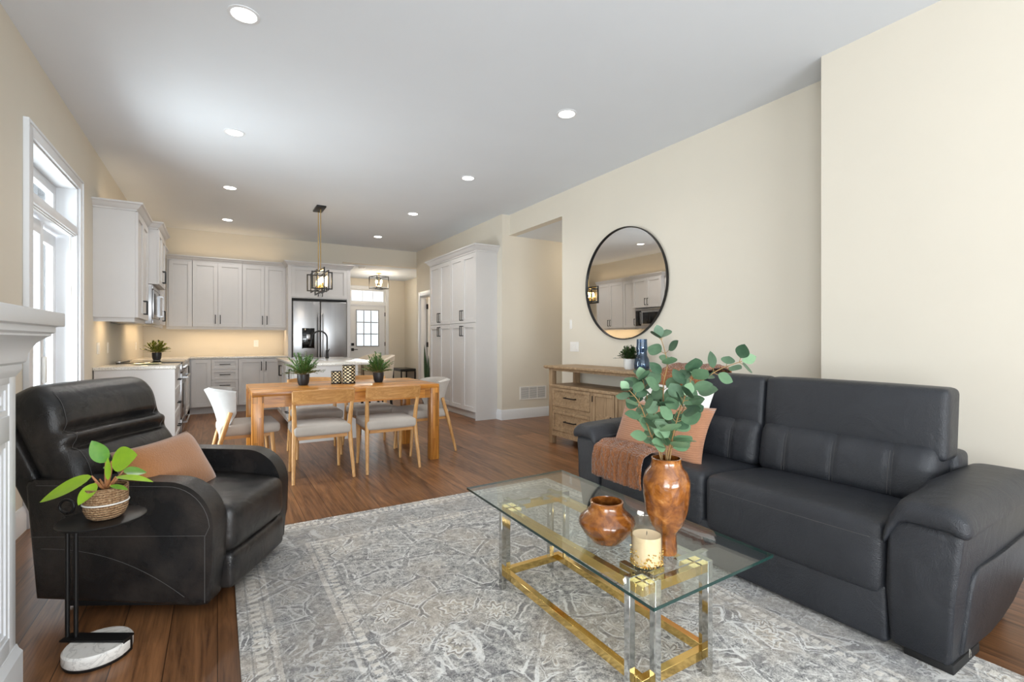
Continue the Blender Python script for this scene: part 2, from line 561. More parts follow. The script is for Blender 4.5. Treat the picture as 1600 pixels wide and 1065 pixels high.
class MB:
    def __init__(s):
        s.bm = bmesh.new()

    def _xf(s, vs, T):
        if T is not None:
            bmesh.ops.transform(s.bm, matrix=T, verts=vs)

    def box(s, x0, x1, y0, y1, z0, z1, bev=0.0, seg=2, T=None):
        bm = s.bm
        j = JIT.uniform(0.0, 0.0004)      # keeps coincident faces of neighbouring boxes apart
        x0, x1, y0, y1, z0, z1 = x0 - j, x1 + j, y0 - j, y1 + j, z0 - j, z1 + j
        v = [bm.verts.new((x, y, z)) for x in (x0, x1) for y in (y0, y1) for z in (z0, z1)]
        fs = [bm.faces.new([v[i] for i in q]) for q in
              ((0, 1, 3, 2), (4, 6, 7, 5), (0, 4, 5, 1), (2, 3, 7, 6), (0, 2, 6, 4), (1, 5, 7, 3))]
        if bev > 0:
            es = {e for f in fs for e in f.edges}
            r = bmesh.ops.bevel(bm, geom=list(es), offset=bev, segments=seg, affect='EDGES', profile=0.5)
            v = list({w for f in r['faces'] for w in f.verts} | {w for w in v if w.is_valid})
        s._xf(v, T)
        return s

    def tube(s, pts, r, seg=10, cap=True, T=None, closed=False, flat=1.0):
        bm = s.bm
        P = [Vector(p) for p in pts]
        n = len(P)
        rr = r if isinstance(r, (list, tuple)) else [r] * n
        rings, prev = [], None
        for i, p in enumerate(P):
            if closed:
                t = P[(i + 1) % n] - P[i - 1]
            else:
                t = P[min(i + 1, n - 1)] - P[max(i - 1, 0)]
            t = t.normalized() if t.length > 1e-9 else Vector((0, 0, 1))
            if prev is None:
                a = Vector((0, 0, 1)) if abs(t.z) < 0.9 else Vector((1, 0, 0))
                u = t.cross(a).normalized()
            else:
                u = (prev - t * prev.dot(t)).normalized()
            prev = u
            w = t.cross(u)
            rings.append([bm.verts.new(p + (u * math.cos(2 * PI * k / seg) + w * math.sin(2 * PI * k / seg) * flat) * rr[i]) for k in range(seg)])
        m = n if closed else n - 1
        for i in range(m):
            a, b = rings[i], rings[(i + 1) % n]
            for k in range(seg):
                bm.faces.new((a[k], a[(k + 1) % seg], b[(k + 1) % seg], b[k]))
        if cap and not closed:
            bm.faces.new(rings[0][::-1])
            bm.faces.new(rings[-1])
        s._xf([v for q in rings for v in q], T)
        return s

    def lathe(s, prof, seg=32, c=(0, 0, 0), T=None):
        bm = s.bm
        vs, rings = [], []
        for (r, z) in prof:
            if r < 1e-6:
                v = bm.verts.new((c[0], c[1], c[2] + z))
                rings.append([v])
                vs.append(v)
            else:
                q = [bm.verts.new((c[0] + r * math.cos(2 * PI * k / seg), c[1] + r * math.sin(2 * PI * k / seg), c[2] + z)) for k in range(seg)]
                rings.append(q)
                vs += q
        for a, b in zip(rings, rings[1:]):
            for k in range(seg):
                k2 = (k + 1) % seg
                if len(a) == 1 and len(b) == 1:
                    continue
                if len(a) == 1:
                    bm.faces.new((a[0], b[k2], b[k]))
                elif len(b) == 1:
                    bm.faces.new((a[k], a[k2], b[0]))
                else:
                    bm.faces.new((a[k], a[k2], b[k2], b[k]))
        for q, rev in ((rings[0], True), (rings[-1], False)):
            if len(q) > 1 and s.capl:
                bm.faces.new(q[::-1] if rev else q)
        s._xf(vs, T)
        return s
    capl = True

    def prism(s, poly, axis, c0, c1, bev=0.0, seg=3, T=None):
        bm = s.bm

        def P(a, b, c):
            return {'x': (c, a, b), 'y': (a, c, b), 'z': (a, b, c)}[axis]
        A = [bm.verts.new(P(a, b, c0)) for a, b in poly]
        B = [bm.verts.new(P(a, b, c1)) for a, b in poly]
        n = len(poly)
        f0 = bm.faces.new(A)
        f1 = bm.faces.new(B[::-1])
        for i in range(n):
            bm.faces.new((A[i], B[i], B[(i + 1) % n], A[(i + 1) % n]))
        v = A + B
        if bev > 0:
            es = list(set(f0.edges) | set(f1.edges))
            r = bmesh.ops.bevel(bm, geom=es, offset=bev, segments=seg, affect='EDGES', profile=0.5, clamp_overlap=True)
            v = list({w for f in r['faces'] for w in f.verts} | {w for w in v if w.is_valid})
        s._xf(v, T)
        return s

    def loft(s, levels, T=None):
        """stack of rectangles (x0,x1,y0,y1,z): mouldings, plinths"""
        bm = s.bm
        rings = [[bm.verts.new(p) for p in ((x0, y0, z), (x1, y0, z), (x1, y1, z), (x0, y1, z))] for x0, x1, y0, y1, z in levels]
        for a, b in zip(rings, rings[1:]):
            for k in range(4):
                bm.faces.new((a[k], a[(k + 1) % 4], b[(k + 1) % 4], b[k]))
        bm.faces.new(rings[0][::-1])
        bm.faces.new(rings[-1])
        s._xf([v for q in rings for v in q], T)
        return s

    def soft(s, x0, x1, y0, y1, z0, z1, r=0.04, n=(6, 6, 4), bulge=(0, 0, 0), fn=None, T=None):
        """padded box: rounded edges, optional bulge per axis, optional warp fn(Vector)->Vector"""
        bm = s.bm
        lo, hi = Vector((x0, y0, z0)), Vector((x1, y1, z1))
        L = hi - lo
        mid = (lo + hi) / 2
        r = min(r, min(L) * 0.499)
        ax = []
        for i in range(3):
            e = [0, r * 0.18, r * 0.5, r]
            inner = [r + (L[i] - 2 * r) * k / n[i] for k in range(1, n[i])]
            ax.append([lo[i] + q for q in e + inner] + [hi[i] - q for q in reversed(e)])
        N = [len(a) - 1 for a in ax]
        V = {}

        def vert(i, j, k):
            key = (i, j, k)
            if key in V:
                return V[key]
            p = Vector((ax[0][i], ax[1][j], ax[2][k]))
            q = Vector([min(max(p[m], lo[m] + r), hi[m] - r) for m in range(3)])
            d = p - q
            if d.length > 1e-9:
                p = q + d.normalized() * r
            h = [(p[m] - mid[m]) / (L[m] / 2) for m in range(3)]
            for m in range(3):
                if bulge[m]:
                    a, b = [h[w] for w in range(3) if w != m]
                    p[m] += bulge[m] * h[m] * max(0, 1 - a * a) ** 0.7 * max(0, 1 - b * b) ** 0.7
            if fn:
                p = fn(p)
            V[key] = bm.verts.new(p)
            return V[key]
        for d in range(3):
            a, b = [m for m in range(3) if m != d]
            for side in (0, N[d]):
                for i in range(N[a]):
                    for j in range(N[b]):
                        q = []
                        for (u, w) in ((i, j), (i + 1, j), (i + 1, j + 1), (i, j + 1)):
                            ix = [0, 0, 0]
                            ix[d], ix[a], ix[b] = side, u, w
                            q.append(vert(*ix))
                        bm.faces.new(q)
        s._xf(list(V.values()), T)
        return s

    def pillow(s, w, h, t, T=None, n=18, pinch=0.07, pipe=0.0):
        """cushion in the local xz plane, thickness along y"""
        bm = s.bm
        out = []
        G = {}
        for side in (-1, 1):
            for i in range(n + 1):
                for j in range(n + 1):
                    u, v = i / n * 2 - 1, j / n * 2 - 1
                    edge = i in (0, n) or j in (0, n)
                    if edge and side == 1:
                        continue
                    x = w / 2 * u * (1 - pinch * (1 - v * v) * abs(u) ** 3)
                    z = h / 2 * v * (1 - pinch * (1 - u * u) * abs(v) ** 3)
                    y = side * t / 2 * ((1 - u ** 4) * (1 - v ** 4)) ** 0.55
                    G[(side, i, j)] = bm.verts.new((x, y, z))
                    out.append(G[(side, i, j)])

        def g(sd, i, j):
            return G.get((sd, i, j)) or G[(-1, i, j)]
        for sd in (-1, 1):
            for i in range(n):
                for j in range(n):
                    q = [g(sd, i, j), g(sd, i + 1, j), g(sd, i + 1, j + 1), g(sd, i, j + 1)]
                    bm.faces.new(q if sd == -1 else q[::-1])
        s._xf(out, T)
        return s

    def sheet(s, fn, nu, nv, th=0.0, T=None):
        """surface fn(u,v) in 0..1; th gives it thickness along its normals"""
        bm = s.bm
        P = [[Vector(fn(i / nu, j / nv)) for j in range(nv + 1)] for i in range(nu + 1)]
        lay = []
        for sgn in ((0,) if th == 0 else (-0.5, 0.5)):
            A = []
            for i in range(nu + 1):
                row = []
                for j in range(nv + 1):
                    p = P[i][j]
                    if th:
                        du = P[min(i + 1, nu)][j] - P[max(i - 1, 0)][j]
                        dv = P[i][min(j + 1, nv)] - P[i][max(j - 1, 0)]
                        nn = du.cross(dv)
                        nn = nn.normalized() if nn.length > 1e-12 else Vector((0, 0, 1))
                        tt = th(i / nu, j / nv) if callable(th) else th
                        p = p + nn * sgn * tt
                    row.append(bm.verts.new(p))
                A.append(row)
            lay.append(A)
        vs = [v for A in lay for r in A for v in r]
        for q, A in enumerate(lay):
            for i in range(nu):
                for j in range(nv):
                    f = [A[i][j], A[i + 1][j], A[i + 1][j + 1], A[i][j + 1]]
                    bm.faces.new(f if q == len(lay) - 1 else f[::-1])
        if th:
            A, B = lay
            ring = [(i, 0) for i in range(nu)] + [(nu, j) for j in range(nv)] + [(i, nv) for i in range(nu, 0, -1)] + [(0, j) for j in range(nv, 0, -1)]
            for k in range(len(ring)):
                (a, b), (c, d) = ring[k], ring[(k + 1) % len(ring)]
                bm.faces.new((A[a][b], A[c][d], B[c][d], B[a][b]))
        s._xf(vs, T)
        return s

    def leaf(s, base, tip, w, up=(0, 0, 1), fold=0.15, bend=0.0, seg=6, shape=1.0):
        """one leaf blade from base to tip"""
        bm = s.bm
        a, b = Vector(base), Vector(tip)
        d = b - a
        L = d.length
        if L < 1e-6:
            return s
        t = d / L
        side = t.cross(Vector(up))
        if side.length < 1e-4:
            side = t.cross(Vector((1, 0.3, 0)))
        side.normalize()
        nrm = side.cross(t)
        rows = []
        for i in range(seg + 1):
            u = i / seg
            ww = w * (math.sin(PI * min(u ** shape, 1.0)) ** 0.8)
            c = a + d * u + nrm * (bend * L * (u * u))
            c2 = c - nrm * (fold * ww)
            if i in (0, seg):
                rows.append([bm.verts.new(c)])
            else:
                rows.append([bm.verts.new(c - side * ww), bm.verts.new(c2), bm.verts.new(c + side * ww)])
        for p, q in zip(rows, rows[1:]):
            if len(p) == 1:
                bm.faces.new((p[0], q[0], q[1]))
                bm.faces.new((p[0], q[1], q[2]))
            elif len(q) == 1:
                bm.faces.new((p[0], q[0], p[1]))
                bm.faces.new((p[1], q[0], p[2]))
            else:
                bm.faces.new((p[0], q[0], q[1], p[1]))
                bm.faces.new((p[1], q[1], q[2], p[2]))
        return s

    def build(s, name, m, parent=None, angle=40, fix=True):
        if fix:
            bmesh.ops.recalc_face_normals(s.bm, faces=s.bm.faces)
        me = bpy.data.meshes.new(name)
        s.bm.to_mesh(me)
        s.bm.free()
        me.materials.append(m)
        for p in me.polygons:
            p.use_smooth = True
        me.set_sharp_from_angle(angle=R(angle))
        o = bpy.data.objects.new(name, me)
        C.objects.link(o)
        if parent:
            o.parent = parent
        return o


def thing(name, label, cat, loc=(0, 0, 0), rz=0.0, group=None):
    o = bpy.data.objects.new(name, None)
    C.objects.link(o)
    o.empty_display_size = 0.1
    o.location = loc
    o.rotation_euler = (0, 0, rz)
    return tag(o, label, cat, group)


def tag(o, label, cat, group=None):
    o['label'] = label
    o['category'] = cat
    if group:
        o['group'] = group
    return o


def struct(name, mb, m, parent=None, angle=40):
    o = mb.build(name, m, parent, angle)
    if parent is None:
        o['kind'] = 'structure'
    return o


def dup(root, loc, rz, label, group=None):
    r = root.copy()
    C.objects.link(r)
    r.location = loc
    r.rotation_euler = (0, 0, rz)
    r['label'] = label
    if group:
        r['group'] = group
    for ch in list(root.children):
        c = ch.copy()
        C.objects.link(c)
        c.parent = r
        for g in ch.children:
            d = g.copy()
            C.objects.link(d)
            d.parent = c
    return r


def TR(loc=(0, 0, 0), rx=0, ry=0, rz=0):
    return Matrix.Translation(loc) @ Matrix.Rotation(rz, 4, 'Z') @ Matrix.Rotation(ry, 4, 'Y') @ Matrix.Rotation(rx, 4, 'X')


def arc(cx, cz, r, a0, a1, n=8):
    return [(cx + r * math.cos(R(a0 + (a1 - a0) * k / n)), cz + r * math.sin(R(a0 + (a1 - a0) * k / n))) for k in range(n + 1)]


# ------------------------------------------------------------------ the room
H = 3.06
XL, XR, XJ, XP = -1.035, 3.73, 3.42, 3.61
YB, YR = 9.82, -4.3
struct('floor', MB().box(-1.3, 6.0, -4.5, 12.4, -0.08, 0), M['floor'])
struct('ceiling', MB().box(-1.25, 6.0, -4.5, YB + 0.14, H, H + 0.12), M['ceiling'])
# left wall with the patio door opening, and one added unseen for side fill
DY0, DY1, DZ = 4.263, 5.523, 2.49
b = MB()
b.box(XL - 0.2, XL, YR, -2.0, 0, H).box(XL - 0.2, XL, -0.3, DY0, 0, H).box(XL - 0.2, XL, -2.0, -0.3, 0, 0.4).box(XL - 0.2, XL, -2.0, -0.3, 2.45, H).box(XL - 0.2, XL, DY1, YB + 0.14, 0, H).box(XL - 0.2, XL, DY0, DY1, DZ, H)
struct('wall_left', b, M['wall'])
b = MB()
b.box(XL, 2.09, YB, YB + 0.14, 0, H).box(2.09, XP + 0.12, YB, YB + 0.14, 2.722, H)
struct('wall_back', b, M['wall'])
# right side: near jog, main wall with the opening to the side passage, pantry wall with a doorway
struct('wall_right_near', MB().box(XJ, XJ + 0.55, YR, 1.67, 0, H), M['wall'])
b = MB()
b.box(XR, XR + 0.12, 1.67, 4.90, 0, H).box(XR, XR + 0.12, 4.90, 6.21, 2.757, H)
struct('wall_right', b, M['wall'])
b = MB()
DA, DB = 8.72, 9.57
b.box(XP, XP + 0.12, 6.21, DA, 0, H).box(XP, XP + 0.12, DB, YB, 0, H).box(XP, XP + 0.12, DA, DB, 2.10, H)
struct('wall_pantry', b, M['wall'])
b = MB()
b.box(XP + 0.12, 5.6, 6.21, 6.33, 0, H)
struct('wall_passage_far', b, M['wall'])
b = MB()
b.box(XR + 0.12, 5.6, 4.78, 4.90, 0, H).box(5.5, 5.62, 4.78, 6.33, 0, H)
struct('wall_passage_end', b, M['wall'])
struct('ceiling_passage', MB().box(XR + 0.12, 5.6, 4.90, 6.21, 2.757, 2.80), M['ceiling'])
# room behind the doorway
b = MB()
b.box(XP + 0.12, 5.6, 8.1, 8.2, 0, 2.6).box(XP + 0.12, 5.6, YB + 0.02, YB + 0.14, 0, 2.6).box(5.0, 5.1, 8.2, YB, 0, 2.6).box(XP + 0.12, 5.1, 8.1, YB + 0.14, 2.5, 2.6)
struct('wall_side_room', b, M['wall'])
# entrance hall
b = MB()
b.box(4.14, 4.26, YB + 0.14, 12.3, 0, 2.8)
struct('wall_hall_right', b, M['wall'])
struct('wall_hall_left', MB().box(1.97, 2.09, YB + 0.14, 12.3, 0, 2.8), M['wall'])
b = MB()
HY = 12.15
b.box(2.09, 2.76, HY, HY + 0.14, 0, 2.8).box(3.64, 4.14, HY, HY + 0.14, 0, 2.8).box(2.76, 3.64, HY, HY + 0.14, 2.46, 2.8)
b.box(2.76, 3.64, HY, HY + 0.14, 2.07, 2.14)
struct('wall_hall_back', b, M['wall'])
struct('ceiling_hall', MB().box(2.09, 4.14, YB + 0.14, HY, 2.722, 2.82), M['ceiling'])
b = MB()
b.box(XP + 0.12, 4.14, YB + 0.14, YB + 0.26, 0, 2.8)
struct('wall_hall_return', b, M['wall'])
# wall behind the camera with its wide window
b = MB()
b.box(XL, -0.8, YR, YR + 0.12, 0, H).box(3.0, XJ, YR, YR + 0.12, 0, H).box(-0.8, 3.0, YR, YR + 0.12, 0, 0.2).box(-0.8, 3.0, YR, YR + 0.12, 2.6, H)
struct('wall_rear', b, M['wall'])


def baseboard(name, p0, p1, inward):
    """p0-p1 along the foot of a wall, inward = unit vector into the room"""
    a, c, n = Vector((*p0, 0)), Vector((*p1, 0)), Vector((*inward, 0))
    prof = [(0, 0), (0.018, 0), (0.018, 0.10), (0.014, 0.112), (0.014, 0.125), (0.008, 0.138), (0.004, 0.15), (0, 0.15)]
    mb = MB()
    A = [mb.bm.verts.new(a + n * t + Vector((0, 0, z))) for t, z in prof]
    B = [mb.bm.verts.new(c + n * t + Vector((0, 0, z))) for t, z in prof]
    k = len(prof)
    for i in range(k):
        mb.bm.faces.new((A[i], A[(i + 1) % k], B[(i + 1) % k], B[i]))
    mb.bm.faces.new(A)
    mb.bm.faces.new(B[::-1])
    return struct(name, mb, M['trim'])


baseboard('baseboard_left', (XL, 2.3), (XL, DY0 - 0.115), (1, 0))
baseboard('baseboard_left_far', (XL, DY1 + 0.09), (XL, 6.10), (1, 0))
baseboard('baseboard_right', (XR, 1.67), (XR, 4.90), (-1, 0))
baseboard('baseboard_right_near', (XJ, YR + 0.12), (XJ, 1.67), (-1, 0))
baseboard('baseboard_jog', (XJ, 1.67), (XR, 1.67), (0, 1))
baseboard('baseboard_passage', (XP - 0.016, 6.21), (5.5, 6.21), (0, -1))
baseboard('baseboard_pantry', (XP, 6.21), (XP, 6.35), (-1, 0))
baseboard('baseboard_hall_right', (4.14, YB + 0.26), (4.14, HY), (-1, 0))
baseboard('baseboard_hall_back', (3.74, HY), (4.14, HY), (0, -1))

# ---- patio door in the left wall: casing, jamb, transom light, two sliding panels
d1 = MB()
cw = 0.085
for (y0, y1, z0, z1) in ((DY0 - cw - 0.03, DY0, 0, DZ + cw), (DY1, DY1 + cw, 0, DZ + cw), (DY0, DY1, DZ, DZ + cw)):
    d1.box(XL, XL + 0.022, y0, y1, z0, z1, 0.004)
d1.box(XL + 0.0, XL + 0.03, DY0 - cw - 0.03, DY0 - cw, 0, DZ + cw, 0.004).box(XL, XL + 0.03, DY1 + cw - 0.02, DY1 + cw, 0, DZ + cw, 0.004)
d1.box(XL, XL + 0.03, DY0 - cw - 0.03, DY1 + cw, DZ + cw - 0.02, DZ + cw, 0.004)
door1 = struct('door_1', d1, M['trim'])
b = MB()
b.box(XL - 0.2, XL, DY0, DY0 + 0.012, 0, DZ).box(XL - 0.2, XL, DY1 - 0.012, DY1, 0, DZ).box(XL - 0.2, XL, DY0, DY1, DZ - 0.012, DZ)
b.box(XL - 0.19, XL - 0.01, DY0, DY1, 2.075, 2.11)
b.build('jamb', M['trim'], door1)
b = MB()
x0, x1 = XL - 0.185, XL - 0.135
for (y0, y1, z0, z1) in ((DY0 + 0.012, DY1 - 0.012, 2.11, 2.18), (DY0 + 0.012, DY1 - 0.012, DZ - 0.09, DZ - 0.012), (DY0 + 0.012, DY0 + 0.09, 2.11, DZ), (DY1 - 0.09, DY1 - 0.012, 2.11, DZ)):
    b.box(x0, x1, y0, y1, z0, z1, 0.006)
tf = b.build('transom_frame', M['trim'], door1)
MB().box(x0 + 0.02, x0 + 0.026, DY0 + 0.08, DY1 - 0.08, 2.17, DZ - 0.08).build('glass_pane', M['glass'], tf)
for k, (ya, yb, xo) in enumerate(((DY0 + 0.02, DY0 + 0.66, -0.10), (DY1 - 0.66, DY1 - 0.02, -0.155))):
    b = MB()
    x0, x1 = XL + xo - 0.02, XL + xo + 0.02
    for (y0, y1, z0, z1) in ((ya, yb, 0.03, 0.15), (ya, yb, 1.96, 2.06), (ya, ya + 0.075, 0.03, 2.06), (yb - 0.075, yb, 0.03, 2.06)):
        b.box(x0, x1, y0, y1, z0, z1, 0.006)
    pn = b.build('door_panel', M['trim'], door1)
    MB().box(XL + xo - 0.004, XL + xo + 0.004, ya + 0.07, yb - 0.07, 0.14, 1.97).build('glass_pane', M['glass'], pn)
    if k == 0:
        MB().box(XL + xo + 0.02, XL + xo + 0.045, yb - 0.055, yb - 0.02, 0.86, 1.06, 0.008).build('handle', M['plastic'], pn)
MB().box(XL - 0.19, XL - 0.0, DY0, DY1, 0, 0.03).build('threshold', M['trim'], door1)

t = thing('roller_blind', 'white rolled-up blind under the patio door transom', 'blind', (XL, DY0, 2.03))
MB().box(-0.062, 0.006, 0.014, DY1 - DY0 - 0.014, 0.055, 0.125, 0.012).build('cassette', M['trim'], t)
MB().box(-0.05, -0.02, 0.02, DY1 - DY0 - 0.02, 0.035, 0.055, 0.006).build('bottom_bar', M['trim'], t)
MB().tube([(-0.035, DY1 - DY0 - 0.06, 0.05), (-0.035, DY1 - DY0 - 0.06, -0.38)], 0.005, 8).tube([(-0.035, DY1 - DY0 - 0.06, -0.38), (-0.035, DY1 - DY0 - 0.06, -0.48)], 0.009, 8).build('wand', M['plastic'], t)

# ---- front door with its transom
b = MB()
for (x0, x1, z0, z1) in ((2.68, 2.76, 0, 2.54), (3.64, 3.72, 0, 2.54), (2.68, 3.72, 2.46, 2.54), (2.76, 3.64, 2.06, 2.15)):
    b.box(x0, x1, HY - 0.02, HY, z0, z1, 0.004)
door2 = struct('door_2', b, M['trim'])
gx0, gx1, gz0, gz1 = 2.93, 3.46, 1.06, 1.93
b = MB()
b.box(2.765, gx0, HY + 0.03, HY + 0.075, 0.01, 2.06).box(gx1, 3.635, HY + 0.03, HY + 0.075, 0.01, 2.06)
b.box(gx0, gx1, HY + 0.03, HY + 0.075, 0.01, gz0).box(gx0, gx1, HY + 0.03, HY + 0.075, gz1, 2.06)
slab = b.build('door_slab', M['trim'], door2)
b = MB()
for (x0, x1, z0, z1) in ((gx0 - 0.02, gx1 + 0.02, gz1, gz1 + 0.025), (gx0 - 0.02, gx1 + 0.02, gz0 - 0.025, gz0), (gx0 - 0.02, gx0 + 0.005, gz0, gz1), (gx1 - 0.005, gx1 + 0.02, gz0, gz1)):
    b.box(x0, x1, HY + 0.015, HY + 0.03, z0, z1, 0.003)
for k in (1, 2):
    b.box(gx0 + (gx1 - gx0) * k / 3 - 0.011, gx0 + (gx1 - gx0) * k / 3 + 0.011, HY + 0.035, HY + 0.05, gz0, gz1)
    b.box(gx0, gx1, HY + 0.035, HY + 0.05, gz0 + (gz1 - gz0) * k / 3 - 0.011, gz0 + (gz1 - gz0) * k / 3 + 0.011)
b.build('glazing_grid', M['muntin'], slab)
MB().box(gx0, gx1, HY + 0.05, HY + 0.056, gz0, gz1).build('glass_pane', M['glass'], slab)
b = MB()
b.box(2.80, 2.865, HY + 0.012, HY + 0.03, 0.93, 1.0, 0.004).tube([(2.833, HY + 0.012, 0.965), (2.833, HY - 0.03, 0.965), (2.94, HY - 0.03, 0.965)], 0.009, 8)
b.build('lever_handle', M['black'], slab)
MB().box(2.80, 2.865, HY + 0.005, HY + 0.03, 1.06, 1.125, 0.004).build('deadbolt', M['black'], slab)
for z in (0.25, 1.05, 1.80):
    MB().box(3.625, 3.64, HY + 0.01, HY + 0.03, z, z + 0.1).build('hinge', M['black'], door2)
b = MB()
b.box(2.76, 2.81, HY + 0.03, HY + 0.08, 2.14, 2.46).box(3.59, 3.64, HY + 0.03, HY + 0.08, 2.14, 2.46).box(2.76, 3.64, HY + 0.03, HY + 0.08, 2.14, 2.17).box(2.76, 3.64, HY + 0.03, HY + 0.08, 2.42, 2.46)
for k in (1, 2):
    b.box(2.81 + 0.78 * k / 3 - 0.008, 2.81 + 0.78 * k / 3 + 0.008, HY + 0.035, HY + 0.05, 2.17, 2.42)
win1 = struct('window_1', b, M['trim'])
MB().box(2.81, 3.59, HY + 0.055, HY + 0.061, 2.17, 2.42).build('glass_pane', M['glass'], win1)

# ---- doorway beside the pantry: casing and the open inner door
b = MB()
b.box(XP - 0.02, XP, DB, DB + 0.10, 0, 2.19, 0.004).box(XP - 0.02, XP, DA - 0.10, DA, 0, 2.19, 0.004).box(XP - 0.02, XP, DA, DB, 2.10, 2.19, 0.004)
b.box(XP, XP + 0.12, DB - 0.015, DB, 0, 2.10).box(XP, XP + 0.12, DA, DA + 0.015, 0, 2.10).box(XP, XP + 0.12, DA, DB, 2.085, 2.10)
struct('trim_1', b, M['trim'])
b = MB()
b.box(XP + 0.13, XP + 0.93, DB - 0.07, DB - 0.03, 0.01, 2.08)
for (z0, z1) in ((0.25, 0.95), (1.10, 1.93)):
    b.box(XP + 0.25, XP + 0.81, DB - 0.074, DB - 0.07, z0, z1, 0.003)
door3 = struct('door_3', b, M['trim'])
for z in (0.25, 1.05, 1.84):
    MB().box(XP + 0.112, XP + 0.135, DB - 0.075, DB - 0.022, z, z + 0.1).build('hinge', M['black'], door3)

# ---- outdoors
struct('ground', MB().box(-40, 45, -40, 60, -0.4, -0.2), M['snow'])
b = MB()
b.box(-6.5, -1.5, 8.2, 9.2, -0.2, 3.4)
for k in range(18):
    b.box(-6.5, -1.5, 8.185, 8.2, -0.2 + k * 0.2, -0.2 + k * 0.2 + 0.18)
b.box(-2.22, -1.9, 8.16, 8.2, -0.2, 3.4).box(-1.6, -1.5, 8.16, 8.2, -0.2, 3.4)
tag(b.build('house_wing', M['siding']), 'grey sided house wall seen outside through the patio door', 'house')
b = MB().box(-2.75, -2.55, 6.75, 6.95, -0.2, 3.0, 0.01)
b.box(-2.80, -2.50, 6.70, 7.0, -0.2, 0.15).box(-2.80, -2.50, 6.70, 7.0, 2.85, 3.0)
tag(b.build('porch_post', M['siding']), 'pale square porch post outside the patio door', 'post')


# ------------------------------------------------------------------ kitchen
def crown(name, parent, w, d, z, left=1, right=1, h=0.08, o=0.065):
    """mitred crown moulding over a cabinet: local front at y=0 facing -y"""
    prof = [(0.0, 0), (0.012, 0), (0.012, 0.014), (0.02, 0.02), (0.034, 0.034), (0.050, 0.056), (0.058, 0.06), (0.065, 0.066), (0.065, 0.08)]
    lv = []
    for a, hh in prof:
        a *= o / 0.065
        hh *= h / 0.08
        lv.append((-a * left, w + a * right, -a, d, z + hh))
    return MB().loft(lv).build(name, M['cab'], parent, 25)


def shaker(parent, name, x0, x1, z0, z1, handle=None, rail=0.058, th=0.02, y=0.0, slab=False):
    """door or drawer front; handle = ('v', x, z, len) or ('h', x, z, len)"""
    g = 0.0016
    x0, x1, z0, z1 = x0 + g, x1 - g, z0 + g, z1 - g
    b = MB()
    r = min(rail, (z1 - z0) * 0.3, (x1 - x0) * 0.3)
    if slab:
        b.box(x0, x1, y - th, y, z0, z1, 0.002, 1)
    else:
        b.box(x0, x0 + r, y - th, y, z0, z1, 0.0015, 1).box(x1 - r, x1, y - th, y, z0, z1, 0.0015, 1)
        b.box(x0 + r, x1 - r, y - th, y, z0, z0 + r, 0.0015, 1).box(x0 + r, x1 - r, y - th, y, z1 - r, z1, 0.0015, 1)
        b.loft([(x0 + r, x1 - r, y - th * 0.30, y, z0 + r), (x0 + r, x1 - r, y - th * 0.30, y, z1 - r)])
    o = b.build(name, M['cab'], parent, 30)
    if handle:
        k, hx, hz, L = handle
        pull(o, k, hx, hz, L, y - th)
    return o


def pull(parent, k, hx, hz, L, y, m='black'):
    b = MB()
    s = 0.006
    if k == 'v':
        b.box(hx - s, hx + s, y - 0.036, y - 0.026, hz - L / 2, hz + L / 2, 0.002, 1)
        for q in (-1, 1):
            b.box(hx - s, hx + s, y - 0.03, y, hz + q * (L / 2 - 0.006) - s, hz + q * (L / 2 - 0.006) + s)
    else:
        b.box(hx - L / 2, hx + L / 2, y - 0.036, y - 0.026, hz - s, hz + s, 0.002, 1)
        for q in (-1, 1):
            b.box(hx + q * (L / 2 - 0.006) - s, hx + q * (L / 2 - 0.006) + s, y - 0.03, y, hz - s, hz + s)
    return b.build('handle', M[m], parent)


def wall_cab(label, loc, rz, w, doors, z0=1.41, z1=2.48, d=0.33, side=(0, 0), rail=True, crn=True, group=None):
    """doors: list of (x0, x1, handle side 'l'/'r'/None)"""
    t = thing('upper_cabinet', label, 'cabinet', loc, rz, group)
    MB().box(0, w, 0.001, d, z0, z1, 0.001, 1).build('body', M['cab'], t)
    for x0, x1, s in doors:
        h = None
        if s:
            h = ('v', x0 + 0.035 if s == 'l' else x1 - 0.035, z0 + 0.125, 0.15)
        shaker(t, 'door', x0, x1, z0, z1 - 0.004, h)
    if rail:
        b = MB().box(0.0 if not side[0] else 0.02, w - (0 if not side[1] else 0.02), 0.012, 0.032, z0 - 0.042, z0)
        if side[0]:
            b.box(0.02, 0.04, 0.032, d, z0 - 0.042, z0)
        b.build('light_rail', M['cab'], t)
    if crn:
        crown('crown_moulding', t, w, d, z1, *side)
    return t


FX = -0.705
LEFT = PI / 2
# left run: local x runs away from the camera, fronts face +X
wall_cab('tall double-door wall cabinet at the near end of the left run', (FX, 6.125, 0), LEFT, 0.86,
         [(0, 0.43, 'r'), (0.43, 0.86, 'l')], side=(1, 0))
t = wall_cab('deeper short wall cabinet above the built-in microwave', (FX + 0.10, 6.99, 0), LEFT, 0.80,
             [(0, 0.40, 'r'), (0.40, 0.80, 'l')], z0=1.84, d=0.4285, side=(1, 1), rail=False)
wall_cab('single-door wall cabinet just beyond the microwave', (FX, 7.795, 0), LEFT, 0.40, [(0, 0.40, 'l')])
wall_cab('double-door wall cabinet in the far corner of the left run', (FX, 8.20, 0), LEFT, 0.90,
         [(0, 0.45, 'r'), (0.45, 0.90, 'l')])
wall_cab('blind corner wall cabinet without handle between both runs', (-0.70, 9.47, 0), 0, 0.345, [(0.03, 0.345, None)])
wall_cab('double-door wall cabinet left of centre on the back wall', (-0.352, 9.47, 0), 0, 0.712,
         [(0, 0.356, 'r'), (0.356, 0.712, 'l')])
